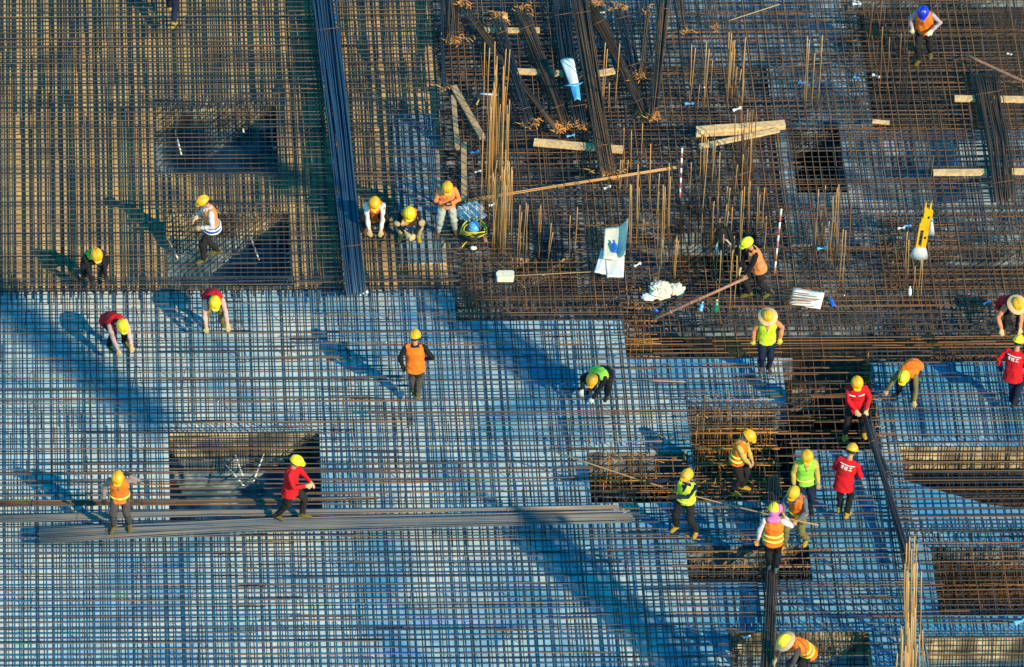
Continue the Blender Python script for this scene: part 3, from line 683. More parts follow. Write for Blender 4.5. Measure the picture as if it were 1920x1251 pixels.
# ------------------------------------------------------------------ boards, sheets and odds and ends
def sheet(name, label, corners, zs, thick, m, cat, bend=None, n=8, wr=.006, origin=None):
    """thin curved board spanning four px corners (tl,tr,br,bl); bend(s,t) lifts it"""
    C_ = [P(x, y, z) for (x, y), z in zip(corners, zs)]; o_ = C_[3]; v = []; f = []
    for lay in (0, 1):
        for i in range(n+1):
            for j in range(n+1):
                s, t = i/n, j/n
                p = (C_[0]*(1-s)+C_[1]*s)*(1-t)+(C_[3]*(1-s)+C_[2]*s)*t
                z = (bend(s, t) if bend else 0)+wr*math.sin(s*9+t*5)
                v.append(p-o_+np.array([0, 0, z-lay*thick]))
    N = (n+1)**2; I = lambda l, i, j: l*N+i*(n+1)+j
    for i in range(n):
        for j in range(n):
            f.append((I(0, i, j), I(0, i, j+1), I(0, i+1, j+1), I(0, i+1, j))); f.append((I(1, i, j), I(1, i+1, j), I(1, i+1, j+1), I(1, i, j+1)))
    for k in range(n):
        f += [(I(0, 0, k), I(1, 0, k), I(1, 0, k+1), I(0, 0, k+1)), (I(0, n, k), I(0, n, k+1), I(1, n, k+1), I(1, n, k)),
              (I(0, k, 0), I(0, k+1, 0), I(1, k+1, 0), I(1, k, 0)), (I(0, k, n), I(1, k, n), I(1, k+1, n), I(0, k+1, n))]
    mb = MB(); mb.add(v, f); o = mb.build(name, M[m], None); o.location = o_
    if cat: tag(o, label, cat)
    return o
s1 = empty('wrapped_sheet', P(1070, 188, .2)); tag(s1, 'white and blue rolled sheet tied with blue film lying on the bar heap', 'sheet')
def under(o, par): o.parent = par; o.location = Vector(o.location)-par.location; return o
under(sheet('white_half', None, [(1051, 113), (1076, 111), (1086, 160), (1070, 162)], [.55, .55, .45, .45], .03, 'foam', None, lambda s, t: .05*math.sin(s*3.14)), s1)
under(sheet('blue_half', None, [(1069, 161), (1086, 159), (1089, 188), (1077, 188)], [.46, .46, .4, .4], .03, 'sky_blue', None, lambda s, t: .05*math.sin(s*3.14)), s1)
mb = MB(); c = P(1070, 188, .2)
mb.tube([P(1058, 161, .5)-c, P(1068, 160, .56)-c, P(1078, 161, .56)-c, P(1086, 158, .52)-c, P(1093, 154, .48)-c], [.01, .02, .03, .02, .008], 6); mb.build('film_tie', M['sky_blue'], s1)
sheet('foam_board', 'cream curled foam board with raised right side, holding a blue bottle', [(1134, 430), (1178, 420), (1172, 487), (1131, 485)], [.3, .3, .3, .3], .03, 'cream', 'foam board', lambda s, t: .16*max(0, (s-.65)/.35)**1.5+.03*(1-s)**3, n=14)
sheet('foam_board', 'flat pale blue foam sheet under the curled board', [(1133, 480), (1171, 480), (1169, 519), (1138, 519)], [.16]*4, .02, 'foam', 'foam board')
sheet('foam_board', 'light triangular foam sheet leaning left of the curled board', [(1128, 466), (1133, 468), (1136, 514), (1114, 510)], [.22, .22, .2, .2], .02, 'foam', 'foam board')
sheet('white_board', 'flat white board lying on rusty bars right of the lime straw-hatted worker', [(1488, 539), (1546, 549), (1538, 579), (1479, 569)], [.1]*4, .02, 'paperwhite', 'white board')
mb = MB()
for k in range(10):
    a_ = P(1452+rng.uniform(0, 20), 545+k*3.2, .13); b_ = P(1520+rng.uniform(-15, 22), 547+k*3.0+rng.uniform(-4, 4), .14); c = P(1479, 569, .1)
    mb.tube([a_-c, (a_+b_)/2-c+[0, 0, .02], b_-c], .008, 5, tone=rng.uniform(.6, 1))
o = mb.build('loose_bars', M['bar_rust'], None); o.location = P(1479, 569, .1); tag(o, 'thin orange rusty bars scattered over the white board', 'loose bars')
# block of cream foam with bevelled ends
mb = MB(); c = P(947, 524, .0)
x0 = P(930, 524, 0)-c; x1 = P(964, 524, 0)-c; Lb = x1[0]-x0[0]; prof = [(-.5, -.2), (-.42, -.5), (.42, -.5), (.5, -.3), (.5, .4), (.42, .5), (-.36, .5), (-.5, .2)]
v = [(p[0]*Lb, p[1]*.22, z) for z in (.02, .13, .15) for p in prof]; v = [(a*(0.96 if i >= 16 else 1), b*(.93 if i >= 16 else 1), z) for i, (a, b, z) in enumerate(v)]
f = [tuple(range(7, -1, -1)), tuple(range(16, 24))]+[(l*8+j, l*8+(j+1) % 8, l*8+8+(j+1) % 8, l*8+8+j) for l in (0, 1) for j in range(8)]
mb.add(v, f); mb.ball((-.02, .0, .15), (.02, .02, .012)); o = mb.build('foam_block', M['cream'], None, smooth=False); o.location = c; tag(o, 'cream foam block with cut corners lying on the trench bars', 'foam block')
def bottle(label, px, py, z, r, h, m, lie=0.0, az=0.0):
    prof = [(0, .9), (.04, 1), (.30, 1), (.36, .88), (.42, 1), (.62, 1), (.78, .5), (.86, .34), (.92, .34)]
    e = empty('bottle', P(px, py, z)); e.rotation_euler = (lie, 0, az); tag(e, label, 'bottle')
    mb = MB(); mb.loft([((0, 0, a*h), (r*b, 0, 0), (0, r*b, 0)) for a, b in prof], 14); mb.build('bottle_body', M[m], e)
    mb = MB(); mb.loft([((0, 0, a*h), (r*.42, 0, 0), (0, r*.42, 0)) for a in (.91, 1.0)], 10); mb.build('cap', M['white' if m != 'blue_plastic' else 'blue_plastic'], e)
bottle('blue water bottle lying on the curled foam board', 1153, 473, .33, .055, .30, 'blue_plastic', R(-78), R(4))
bottle('dark green bottle standing left of the standing bars beside the pipe', 1342, 585, .0, .05, .26, 'green_plastic', R(-20), R(-15))
bottle('white and blue bottle beside the dark green one', 1313, 584, .0, .04, .2, 'sky_blue', R(-50), R(-20))
bottle('small blue bottle at the lower end of the rusty pipe', 1235, 586, .0, .035, .12, 'blue_plastic', R(-60), R(60))
bottle('dark blue bottle right of the flat white board', 1563, 575, .0, .045, .24, 'blue_plastic', R(-65), R(20))
bottle('small clear bottle standing below the yellow frame', 1706, 553, .0, .035, .2, 'foam', R(-8), 0)
# crumpled things
def crumple(name, label, px, py, z, rx, ry, rz, m, cat, seed=0, amp=.35, nu=26, nv=16):
    rs = np.random.default_rng(seed); mb = MB(); mb.ball((0, 0, 0), (1, 1, 1), nu=nu, nv=nv)
    v = mb.V[0]; d = np.zeros(len(v))
    for k in range(14):
        q = rs.normal(size=3)*rs.uniform(2, 6); d += np.abs(np.sin(v@q+rs.uniform(0, 6)))*rs.uniform(.3, 1)
    d = (d-d.mean())/max(d.std(), 1e-6)*amp*.35; mb.V[0] = v*(1+d)[:, None]*np.array([rx, ry, rz])
    mb.V[0][:, 2] = np.maximum(mb.V[0][:, 2], -rz*.35)
    o = mb.build(name, M[m], None, smooth=False); o.location = P(px, py, z)+np.array([0, 0, rz*.35])
    if cat: tag(o, label, cat)
    return o
crumple('plastic_bag', 'crumpled clear plastic bag beside the phone-holding worker', 882, 404, .02, .26, .22, .16, 'plastic', 'plastic bag', 3, .5)
c_ = empty('cloth_pile', P(1244, 548, 0)); tag(c_, 'pile of cream work cloths and a red bag behind two short starter bars', 'cloth pile')
for nm, x, y, a, b, cc, mm, sd in (('cream_cloth', 1240, 548, .22, .22, .16, 'cream', 5), ('cream_cloth', 1268, 546, .18, .16, .10, 'cream', 6), ('white_cloth', 1217, 558, .14, .1, .05, 'foam', 8), ('red_bag', 1228, 535, .06, .09, .10, 'redwhite', 9), ('dark_cloth', 1258, 534, .12, .10, .09, 'black', 10)):
    under(crumple(nm, None, x, y, .02, a, b, cc, mm, None, sd, .35), c_)
# black jacket hung over the bars, with cream lining
c_ = empty('hung_jacket', P(1357, 480, 0)); tag(c_, 'black jacket with pale lining hung over the starter bars left of the pipe-carrying worker', 'jacket')
o = crumple('jacket_body', None, 1357, 452, .35, .17, .08, .26, 'black', None, 21, .25); under(o, c_)
o = crumple('hood', None, 1347, 428, .62, .07, .06, .09, 'black', None, 22, .25); under(o, c_)
mb = MB(); c = P(1357, 480, 0)
mb.tube([P(x, y, .5)-c-[0, .12, 0] for x, y in ((1345, 448), (1343, 458), (1346, 466), (1350, 471))], [.01, .025, .025, .008], 6)
mb.tube([P(x, y, .6)-c-[0, .12, 0] for x, y in ((1355, 441), (1363, 444), (1370, 452))], [.008, .02, .006], 6); mb.build('lining', M['cream'], c_)
crumple('work_glove', 'black rubber glove lying on the bars at the upper end of the rusty pipe', 1347, 552, .05, .07, .09, .10, 'black', 'glove', 31, .3)
# coiled yellow hose round a blue and white hard bucket
c_ = empty('hose_coil', P(887, 458, 0)); tag(c_, 'coil of yellow and black hose right of the phone-holding worker', 'hose coil'); c = P(887, 458, 0)
for nm, mm, k0 in (('yellow_hose', 'hose', 0), ('black_cable', 'hose_dark', 1)):
    mb = MB()
    for k in range(9):
        cx, cy = P(888+rng.normal()*2, 443+rng.normal()*3, 0)[:2]; rx = .2+rng.normal()*.03; ry = .24+rng.normal()*.03; zz = .03+.012*k+rng.random()*.03; ph = rng.uniform(0, 6)
        th = np.linspace(0, 2*np.pi, 22); mb.tube([np.array([cx+rx*math.cos(a), cy+ry*math.sin(a), zz+.02*math.sin(a*2+ph)+(.10 if math.sin(a) < -.3 else 0)*abs(math.sin(a))])-c for a in th], .013, 6)
    if k0 == 0: mb.tube([P(x, y, .08)-c for x, y in ((876, 452), (870, 458), (866, 464))], .012, 6)
    mb.build(nm, M[mm], c_)
mb = MB(); mb.ball((0, 0, 0), (.12, .14, .10), z0=-.1, nu=18); mb.ball((0, 0, .0), (.15, .17, .02), nu=18)
o = mb.build('hard_hat', M['sky_blue'], None); o.location = P(889, 425, .12); tag(o, 'blue hard hat resting inside the hose coil', 'hard hat')
mb = MB(); mb.tube([(0, 0, 0), (.02, -.12, .0), (.05, -.28, .0)], .018, 6); mb.tube([(-.03, .03, 0), (-.02, -.1, .0), (.02, -.26, .0)], .016, 6); o = mb.build('tool_handle', M['pipe'], None); o.location = P(908, 438, .12); tag(o, 'orange-pink handled pliers right of the hose coil', 'pliers')
crumple('paper_scrap', 'white paper scrap on the trench corner below the hose coil', 888, 466, .02, .06, .05, .03, 'foam', 'paper scrap', 41, .4)
# yellow frame with clear wrapping
c_ = empty('yellow_frame', P(1722, 470, 0)); tag(c_, 'tall yellow steel frame with slots wrapped in clear plastic at the bottom', 'steel frame'); c = P(1722, 470, 0)
def zpt(x, y): h = (470-y)/95/math.cos(DEP)+.15; return P(x, y, h)-c
b0, b1 = zpt(1726, 464), zpt(1741, 380); ax = (b1-b0)/np.linalg.norm(b1-b0); sd_ = np.array([1, 0, 0.])-ax*ax[0]; sd_ /= np.linalg.norm(sd_); th = np.cross(ax, sd_)
Lf = np.linalg.norm(b1-b0); mb = MB(); A3 = [sd_, th, ax]
for (s0, s1, l0, l1) in ((-.10, -.065, .0, .55), (.005, .10, .0, .62), (-.10, .1, .0, .03), (-.08, .10, .40, .66), (-.05, .085, .62, .87), (.06, .12, .66, .82), (-.06, -.035, .85, 1.0), (.04, .07, .85, 1.0)):
    mb.box(b0+sd_*(s0+s1)/2+ax*Lf*(l0+l1)/2, (s1-s0, .07+.004*rng.random(), Lf*(l1-l0)), A3)
mb.build('frame', M['yellow_paint'], c_, smooth=False)
mb = MB()
for l in (.25, .70): mb.box(b0+sd_*.055+ax*Lf*l-th*.0+np.array([0, -.045, 0]), (.03, .012, .06), A3)
mb.build('dark_labels', M['black'], c_, smooth=False)
mb = MB(); mb.loft([(b0+ax*.02, sd_*.10, th*.07), (b0-ax*.10, sd_*.15, th*.1), (b0-ax*.24+sd_*.0, sd_*.19, th*.12)], 14); mb.build('lower_wrap', M['plastic'], c_)
mb = MB(); mb.loft([(b0+ax*Lf*.6+sd_*.13, sd_*.02, th*.03), (b0+ax*Lf*.45+sd_*.15, sd_*.05, th*.05), (b0+ax*Lf*.3+sd_*.17, sd_*.07, th*.04)], 10); mb.build('side_wrap', M['plastic'], c_)
mb = MB(); mb.ball(b0+ax*Lf*.62+sd_*.13, (.03, .03, .05)); mb.build('blue_cap', M['sky_blue'], c_)
mb = MB()
for k in (-.05, .055): mb.tube([b1+sd_*k, zpt(1741+k*60, 340)+[0, 0, 0], zpt(1746+k*90, 292)], .008, 5)
mb.build('lifting_wires', M['bar_rust'], c_)
# dark tool with a pale handle near the top
c_ = empty('power_tool', P(890, 196, .1)); tag(c_, 'dark cutting tool with pale handle lying left of the standing bars near the top', 'power tool'); c = P(890, 196, .1)
mb = MB(); mb.tube([P(887, 200, .15)-c, P(893, 188, .2)-c, P(900, 176, .2)-c, P(904, 164, .2)-c], [.03, .07, .05, .02], 8); mb.build('tool_body', M['black'], c_)
mb = MB(); mb.tube([P(900, 176, .25)-c, P(932, 178, .25)-c], .02, 8); mb.build('handle', M['foam'], c_)
mb = MB(); mb.tube([P(894, 196, .28)-c, P(898, 186, .28)-c], .015, 8); mb.build('stripe', M['hose'], c_)
# litter: little knotted film scraps
LIT = [(1606, 3, 's'), (1893, 102, 'w'), (1606, 146, 'b'), (1504, 156, 'b'), (1643, 143, 'w'), (1607, 8, 'w'), (1293, 195, 'b'), (1382, 205, 'w'), (1128, 24, 'w'), (872, 28, 'w'), (944, 38, 'w'), (1192, 140, 'b'), (890, 286, 'b'), (896, 322, 's'), (924, 384, 'w'), (1138, 352, 's'), (1070, 255, 'b'), (1090, 207, 'w'), (1195, 497, 'w'), (1541, 466, 'b'), (1702, 424, 'b'), (1690, 428, 'w'), (682, 550, 'w'), (1850, 568, 'b'), (1915, 1165, 'b'), (1400, 1195, 'w')]
for i, (x, y, k) in enumerate(LIT):
    mm = {'w': 'foam', 'b': 'sky_blue', 's': 'plastic'}[k]; mb = MB(); a = rng.uniform(-.7, .7); L = rng.uniform(.05, .09)*(1.8 if (x, y) == (1915, 1165) else 1)
    d = np.array([math.cos(a), math.sin(a), .1])
    mb.tube([-d*L, -d*L*.6+[0, 0, .01], d*0, d*L*.6+[0, 0, .015], d*L], [L*.45, L*.3, L*.15, L*.3, L*.5], 7)
    o = mb.build('film_scrap', M[mm], None, smooth=False); o.location = P(x, y, .06)
    col = {'w': 'white', 'b': 'blue', 's': 'clear'}[k]
    tag(o, 'small %s knotted plastic scrap caught on the steel mats' % col, 'plastic scrap', '%s plastic scraps on the mats' % col)
bpy.data.objects  # end of odds and ends
#PEOPLE
# ------------------------------------------------------------------ people
def nrm(v): v = np.asarray(v, float); return v/max(np.linalg.norm(v), 1e-9)
def ik(a, c, l1, l2, pole):
    a = np.asarray(a, float); c = np.asarray(c, float); d = c-a; L = np.linalg.norm(d)
    if L > (l1+l2)*.995: c = a+d/L*(l1+l2)*.995; d = c-a; L = np.linalg.norm(d)
    x = d/L; k = (l1*l1-l2*l2+L*L)/(2*L); h = math.sqrt(max(l1*l1-k*k, 0)); p = np.asarray(pole, float); p = nrm(p-x*np.dot(p, x))
    return a+x*k+p*h, c
def remeshed(mb, name, vox, m, parent, folds=0.0, seed=0, smooth=2):
    me = mb.mesh(name+'_raw'); o = bpy.data.objects.new('tmp', me); COL.objects.link(o)
    md = o.modifiers.new('r', 'REMESH'); md.mode = 'VOXEL'; md.voxel_size = vox
    if smooth: s = o.modifiers.new('s', 'SMOOTH'); s.iterations = smooth; s.factor = .5
    dg = bpy.context.evaluated_depsgraph_get(); me2 = bpy.data.meshes.new_from_object(o.evaluated_get(dg))
    bpy.data.objects.remove(o); bpy.data.meshes.remove(me)
    n = len(me2.vertices); co = np.empty(n*3); me2.vertices.foreach_get('co', co); co = co.reshape(-1, 3)
    if folds:
        nn = np.empty(n*3); me2.vertices.foreach_get('normal', nn); nn = nn.reshape(-1, 3); rs = np.random.default_rng(seed); d = np.zeros(n)
        for k in range(9):
            q = nrm(rs.normal(size=3)*[1, 1, .7])*rs.uniform(22, 70); w = nrm(rs.normal(size=3))*rs.uniform(8, 20)
            d += np.sin(co@q+1.8*np.sin(co@w+rs.uniform(0, 6))+rs.uniform(0, 6))/3
        co += nn*(d*folds)[:, None]; me2.vertices.foreach_set('co', co.ravel())
    me2.name = name; me2.materials.clear(); me2.materials.append(m)
    me2.polygons.foreach_set('use_smooth', [True]*len(me2.polygons)); me2.update()
    ob = bpy.data.objects.new(name, me2); COL.objects.link(ob)
    if parent: ob.parent = parent
    return ob
cloth = {}
def cm(name, col, rough=.85, noise=.18, scale=9, spec=.2):
    if name not in cloth: cloth[name] = mat(name, col, rough, noise=noise, nscale=scale, spec=spec, bump=.2, bscale=60)
    return cloth[name]
CL = dict(orange=('hi_vis_orange_cloth', (.96, .20, .02)), peach=('faded_orange_cloth', (.88, .28, .10)), lime=('hi_vis_lime_cloth', (.62, .80, .04)), green=('green_lime_cloth', (.30, .72, .07)),
          red=('red_cloth', (.66, .012, .02)), black=('black_work_cloth', (.014, .014, .018)), dark=('dark_trouser_cloth', (.022, .020, .022)), grey=('grey_work_cloth', (.075, .065, .065)),
          tan=('tan_cloth', (.50, .38, .20)), jeans=('pale_jeans', (.42, .45, .40)), pink=('pinkish_sleeve_cloth', (.68, .40, .36)), white=('white_sleeve_cloth', (.74, .66, .66)),
          plaid=('plaid_sleeve_cloth', (.42, .34, .42)), olive=('olive_cloth', (.20, .17, .06)), blue=('blue_cloth', (.02, .12, .50)), greyblue=('blue_grey_cloth', (.12, .15, .20)),
          mauve=('grey_mauve_cloth', (.26, .19, .18)), khaki=('khaki_cloth', (.55, .42, .10)), coral=('coral_sleeve_cloth', (.72, .26, .13)), navy=('navy_cloth', (.012, .02, .05)))
def C(k): return cm(*CL[k])
SKIN = mat('skin', (.48, .26, .16), .55, noise=.1, nscale=20)
HAIR = mat('black_hair', (.012, .010, .010), .6)
STRIPE = mat('reflective_yellow_stripe', (.92, .85, .10), .35, spec=.7); STRIPEW = mat('reflective_white_stripe', (.85, .85, .82), .35, spec=.7)
HELM = {'yellow': mat('yellow_helmet_plastic', (.92, .43, .008), .3, spec=.6), 'lime': mat('lime_yellow_helmet_plastic', (.90, .66, .012), .3, spec=.6), 'green': mat('yellow_green_helmet_plastic', (.70, .76, .02), .3, spec=.6), 'blue': mat('blue_helmet_plastic', (.01, .03, .60), .3, spec=.6)}
BOOT = {'yellow': cm('yellow_muddy_boot', (.46, .28, .03)), 'olive': cm('olive_boot', (.15, .12, .025)), 'brown': cm('brown_boot', (.13, .07, .04)), 'black': cm('black_boot', (.02, .02, .02)), 'slipper': cm('grey_green_shoe', (.12, .18, .17))}
GLOVE = {'tan': cm('tan_glove', (.60, .42, .20)), 'white': cm('cotton_glove', (.75, .68, .55)), 'black': cm('dark_glove', (.03, .03, .03)), 'orange': cm('orange_glove', (.80, .32, .08)), 'yellow': cm('yellow_glove', (.68, .58, .08))}
STRAW = mat('woven_straw', (.76, .50, .27), .85, noise=.22, nscale=30, bump=.5, bscale=90)
PINKHAT = mat('pink_cloth_hood', (.80, .18, .50), .8, noise=.2)
TOWEL = mat('pale_towel', (.82, .74, .80), .9, noise=.15)

def person(px, py, head, label, pose='stand', z=0.0, scale=0.965, top='orange', sleeves='black', trousers='dark', vest=True, helmet='yellow', boots='yellow', gloves='tan', stripes=0,
           hip=None, lean=6, side=0, hpitch=25, hyaw=0, hands=None, feet=None, knees=None, bare=False, straw=False, towel=None, extra=None, short=False, text=False, vlen=.08, vlo=0, poles=None, curve=1.0):
    ps = dict(stand=dict(hip=(0, 0, .90), feet=((-.12, 0), (.12, .02)), hands=((-.27, -.05, .78), (.27, -.05, .78)), lean=6),
              walk=dict(hip=(0, .02, .87), feet=((-.10, .32), (.10, -.30)), hands=((-.26, -.22, .86), (.26, .12, .82)), lean=8),
              squat=dict(hip=(0, .22, .30), feet=((-.18, .02), (.18, -.04)), hands=((-.14, -.42, .15), (.14, -.42, .15)), lean=42),
              bend=dict(hip=(0, .22, .80), feet=((-.16, .08), (.16, .04)), hands=((-.2, -.45, .12), (.2, -.42, .12)), lean=98))[pose]
    hip = np.array(hip or ps['hip'], float); feet = feet or ps['feet']; hands = hands or ps['hands']
    if pose != 'stand' and lean == 6: lean = ps['lean']
    sl = R(lean); rx = R(side)
    def frame(a, s=rx):
        up = np.array([math.sin(s), -math.sin(a)*math.cos(s), math.cos(a)*math.cos(s)]); rt = nrm(np.array([math.cos(s), 0, -math.sin(s)])); fw = np.cross(up, rt)*1.0
        return up, rt, nrm(fw)           # fw points out of the chest? checked below
    up0, rt, _ = frame(sl*.65*curve, rx*.5); up1, rt1, _ = frame(sl*1.0, rx); up2, rt2, _ = frame(sl*1.15, rx)
    fd = lambda u, r: nrm(np.cross(u, r))   # back axis (+y at rest)
    p0 = hip-up0*.05; p1 = hip+up0*.14; p2 = p1+up1*.17; p3 = p2+up2*.13; p4 = p3+up2*.055
    b0, b1, b2 = fd(up0, rt), fd(up1, rt1), fd(up2, rt2)
    tor = [(p0, rt, b0, .150, .110), (hip+up0*.02, rt, b0, .160, .115), (p1, rt1, b1, .145, .100), (p2, rt1, b1, .172, .118), (p3-up2*.02, rt2, b2, .165, .095), (p3+up2*.02, rt2, b2, .11, .075), (p4, rt2, b2, .06, .058)]
    def torso(mb, e=0.0, lo=0, hi=7, drop=0.0, shrink=0.0):
        secs = [(c, a*(w+e), b*(d+e)) for c, a, b, w, d in tor[lo:hi]]
        if drop: c, a, b = secs[0]; secs.insert(0, (c-up0*drop, a*1.05, b*1.08))
        mb.loft(secs, 18)
    sh = [p3-up2*.015+rt2*s*.175 for s in (-1, 1)]; hp = [hip+rt*s*.088-up0*.03 for s in (-1, 1)]
    arms = []; legs = []
    for i, s in enumerate((-1, 1)):
        pole = (poles[i] if poles else (s*.7, .5, -.5)); el, wr = ik(sh[i], hands[i], .275, .25, pole); arms.append((sh[i], el, wr))
        f = np.array([feet[i][0], feet[i][1], (feet[i][2] if len(feet[i]) > 2 else 0)+.085]); kp = knees[i] if knees else ((s*.45, -1, .3) if pose == 'squat' else (s*.1, -1, .1)); kn, an = ik(hp[i], f, .43, .405, kp); legs.append((hp[i], kn, an))
    hpch = R(lean*.35+hpitch) if pose in ('squat', 'bend') else R(lean+hpitch)
    hu, hr, _ = frame(hpch, rx*.5); hb = fd(hu, hr)
    cy, sy = math.cos(R(hyaw)), math.sin(R(hyaw)); hr, hb = hr*cy+hb*sy, hb*cy-hr*sy
    nk = p4+nrm(up2+hu)*.05; hc = nk+hu*.115-hb*.015
    o = None
    rot = Matrix.Rotation(R(head), 4, 'Z')
    # ---- body, one surface
    mb = MB(); torso(mb, -.012)
    mb.limb([p4-up2*.03, nk, hc], [.056, .054, .05])
    mb.ball(hc, (.072, .092, .108), [hr, hb, hu], 18, 14); mb.ball(hc-hb*.03-hu*.06, (.052, .055, .05), [hr, hb, hu])
    mb.loft([(hc-hb*.082+hu*.012, hr*.008, hu*.01), (hc-hb*.098-hu*.012, hr*.013, hu*.012), (hc-hb*.085-hu*.022, hr*.016, hu*.006)], 8)
    for s in (-1, 1): mb.ball(hc+hr*s*.074-hu*.005, (.012, .022, .032), [hr, hb, hu])
    for a, e_, w in arms: mb.limb([a, (a+e_)/2, e_, (e_+w)/2, w], [.052, .047, .040, .037, .027])
    for a, e_, w in legs: mb.limb([a, (a+e_)/2, e_, (e_*.6+w*.4), w], [.085, .075, .056, .052, .038])
    for i, (a, e_, w) in enumerate(arms):
        d = nrm(w-e_); s = (-1, 1)[i]; acr = nrm(np.cross(d, (0, -1, .2))); pn = nrm(np.cross(d, acr))
        if pn[2] > 0: pn = -pn
        mb.loft([(w, acr*.026, pn*.018), (w+d*.05, acr*.040, pn*.016), (w+d*.09, acr*.038, pn*.014)], 10)
        for q, (fo, fl) in enumerate(((-.030, .062), (-.010, .074), (.010, .070), (.029, .054))):
            b = w+d*.085+acr*fo; k1 = b+d*fl*.45+pn*.008; k2 = k1+d*fl*.32+pn*fl*.28; mb.tube([b-d*.01, b, k1, k2, k2+d*.008+pn*fl*.2], [.0095, .0095, .009, .0085, .006], 7)
        ts = acr*(-s)*.035; b = w+d*.03+ts*.6; mb.tube([b, b+ts*.8+d*.03, b+ts*1.0+d*.06+pn*.015], [.012, .011, .008], 7)
    body = remeshed(mb, 'person', .0085, SKIN, None, 0, smooth=1); o = body
    # eyes, brows and mouth sit in the body mesh's place as small pieces of it
    ex = MB()
    for s in (-1, 1): ex.ball(hc-hb*.083+hr*s*.028+hu*.014, (.010, .006, .006), [hr, hb, hu], 8, 6)
    ex.ball(hc-hb*.083-hu*.045, (.022, .008, .005), [hr, hb, hu], 8, 6)
    # ---- garments
    seed = int(abs(px*13+py*7)); P_ = []
    mb = MB(); torso(mb, .012)                                    # shirt with sleeves
    for a, e_, w in arms:
        c_ = e_ if short else w
        pts = [a, (a+e_)/2, e_] if short else [a, (a+e_)/2, e_, (e_+w)/2, w-nrm(w-e_)*.02]
        mb.limb(pts, [.068, .066, .056] if short else [.060, .058, .052, .049, .040])
    full = not vest
    P_.append(remeshed(mb, 'jacket' if full else 'shirt', .013, C(top if full else sleeves), o, .0055, seed))
    jk = P_[-1]
    mb = MB(); torso(mb, .006, 0, 3)                              # trousers
    for a, e_, w in legs: mb.limb([a, (a+e_)/2, e_, (e_+w)/2, w+(0, 0, .0)], [.102, .094, .078, .070, .058])
    P_.append(remeshed(mb, 'trousers', .014, C(trousers), o, .007, seed+1))
    if vest or full:
        mb = MB(); secs = [(c, a*(w+ee), b*(d+ee)) for (c, a, b, w, d), ee in zip(tor[:6], (.044, .040, .036, .034, .026, .024))][vlo:]
        c, a, b = secs[0]; secs.insert(0, (c-up0*vlen, a*1.08, b*1.16))
        mb.loft(secs, 20)
        for s in (-1, 1): mb.limb([p3+rt2*s*.06-up2*.01, p3-up2*.02+rt2*s*.150], [.064, .062])
        v = remeshed(mb, 'vest' if vest else 'jacket_skirt', .013, C(top), o if vest else jk, .005, seed+2); 
        par = v if vest else jk
        if vest:
            P_.append(v)
            # darker opening down the chest, neckline
            nb = MB()
            for i0, i1, w0, w1 in ((5, 4, .055, .045), (4, 3, .045, .012)):
                A, B = tor[i0], tor[i1]
                pa = A[0]-A[2]*(A[4]+.022); pb = B[0]-B[2]*(B[4]+.036)
                nb.loft([(pa, A[1]*w0, A[2]*.012), (pb, B[1]*w1, B[2]*.008)], 8)
            k_ = nb.build('neckline', C(sleeves), v)
        sts = [] if not stripes or stripes < 0 else ([.30, .62] if stripes == 2 else [.25])
        for q in sts:
            t = q*3; i = int(t); f_ = t-i; A, B = tor[i], tor[i+1]; sm = MB(); secs = []
            for dz in (-.022, .022):
                cc = A[0]*(1-f_)+B[0]*f_+up0*dz; w = A[3]*(1-f_)+B[3]*f_+.050; d = A[4]*(1-f_)+B[4]*f_+.050
                secs.append((cc, rt*w, b0*d))
            sm.loft(secs, 20); s_ = sm.build('reflective_stripe', STRIPE, par)
        if text:   # white band and a line of blocky characters over the back
            A, B = tor[3], tor[4]; tm = MB(); bk = b1
            def on(x, yv): t = yv; x = -x; c = A[0]*(1-t)+B[0]*t; w = A[3]*(1-t)+B[3]*t+.036; d = A[4]*(1-t)+B[4]*t+.040; return c+rt1*x+bk*d*math.sqrt(max(0, 1-(x/w)**2)), nrm(rt1*x/w/w+bk*math.sqrt(max(.05, 1-(x/w)**2))/d)
            def stroke(x0, y0, x1, y1, w=.0065):
                pts = [on(x0+(x1-x0)*t, y0+(y1-y0)*t)[0] for t in np.linspace(0, 1, 4)]; tm.tube(pts, w, 6)
            if text == 'back':
                for k in range(7): stroke(-.15+k*.043, .95, -.107+k*.043, .95, .010)
                for gx, ch in ((-.085, 0), (.0, 1), (.085, 2)):
                    if ch == 0: stroke(gx-.03, .45, gx+.03, .45); stroke(gx, .7, gx, .1); stroke(gx-.03, .62, gx+.03, .62); stroke(gx-.025, .2, gx+.025, .2)
                    if ch == 1: stroke(gx-.03, .6, gx+.03, .6); stroke(gx-.03, .35, gx+.03, .35); stroke(gx-.03, .1, gx+.03, .1); stroke(gx-.028, .6, gx-.028, .1); stroke(gx+.02, .7, gx+.02, .2)
                    if ch == 2: stroke(gx-.032, .62, gx+.032, .62); stroke(gx, .62, gx, .12); stroke(gx-.038, .12, gx+.038, .12)
            tm.build('back_lettering', STRIPEW, par)
        if stripes == -1:
            A, B = tor[3], tor[4]; tm = MB(); t = .35; c = A[0]*(1-t)+B[0]*t
            for s in (-1, 1): tm.tube([c+rt1*x*s-b1*(.158*math.sqrt(max(.02, 1-(x/.215)**2))) for x in (.03, .08, .13, .16)], .012, 6)
            tm.build('chest_band', STRIPEW, par)
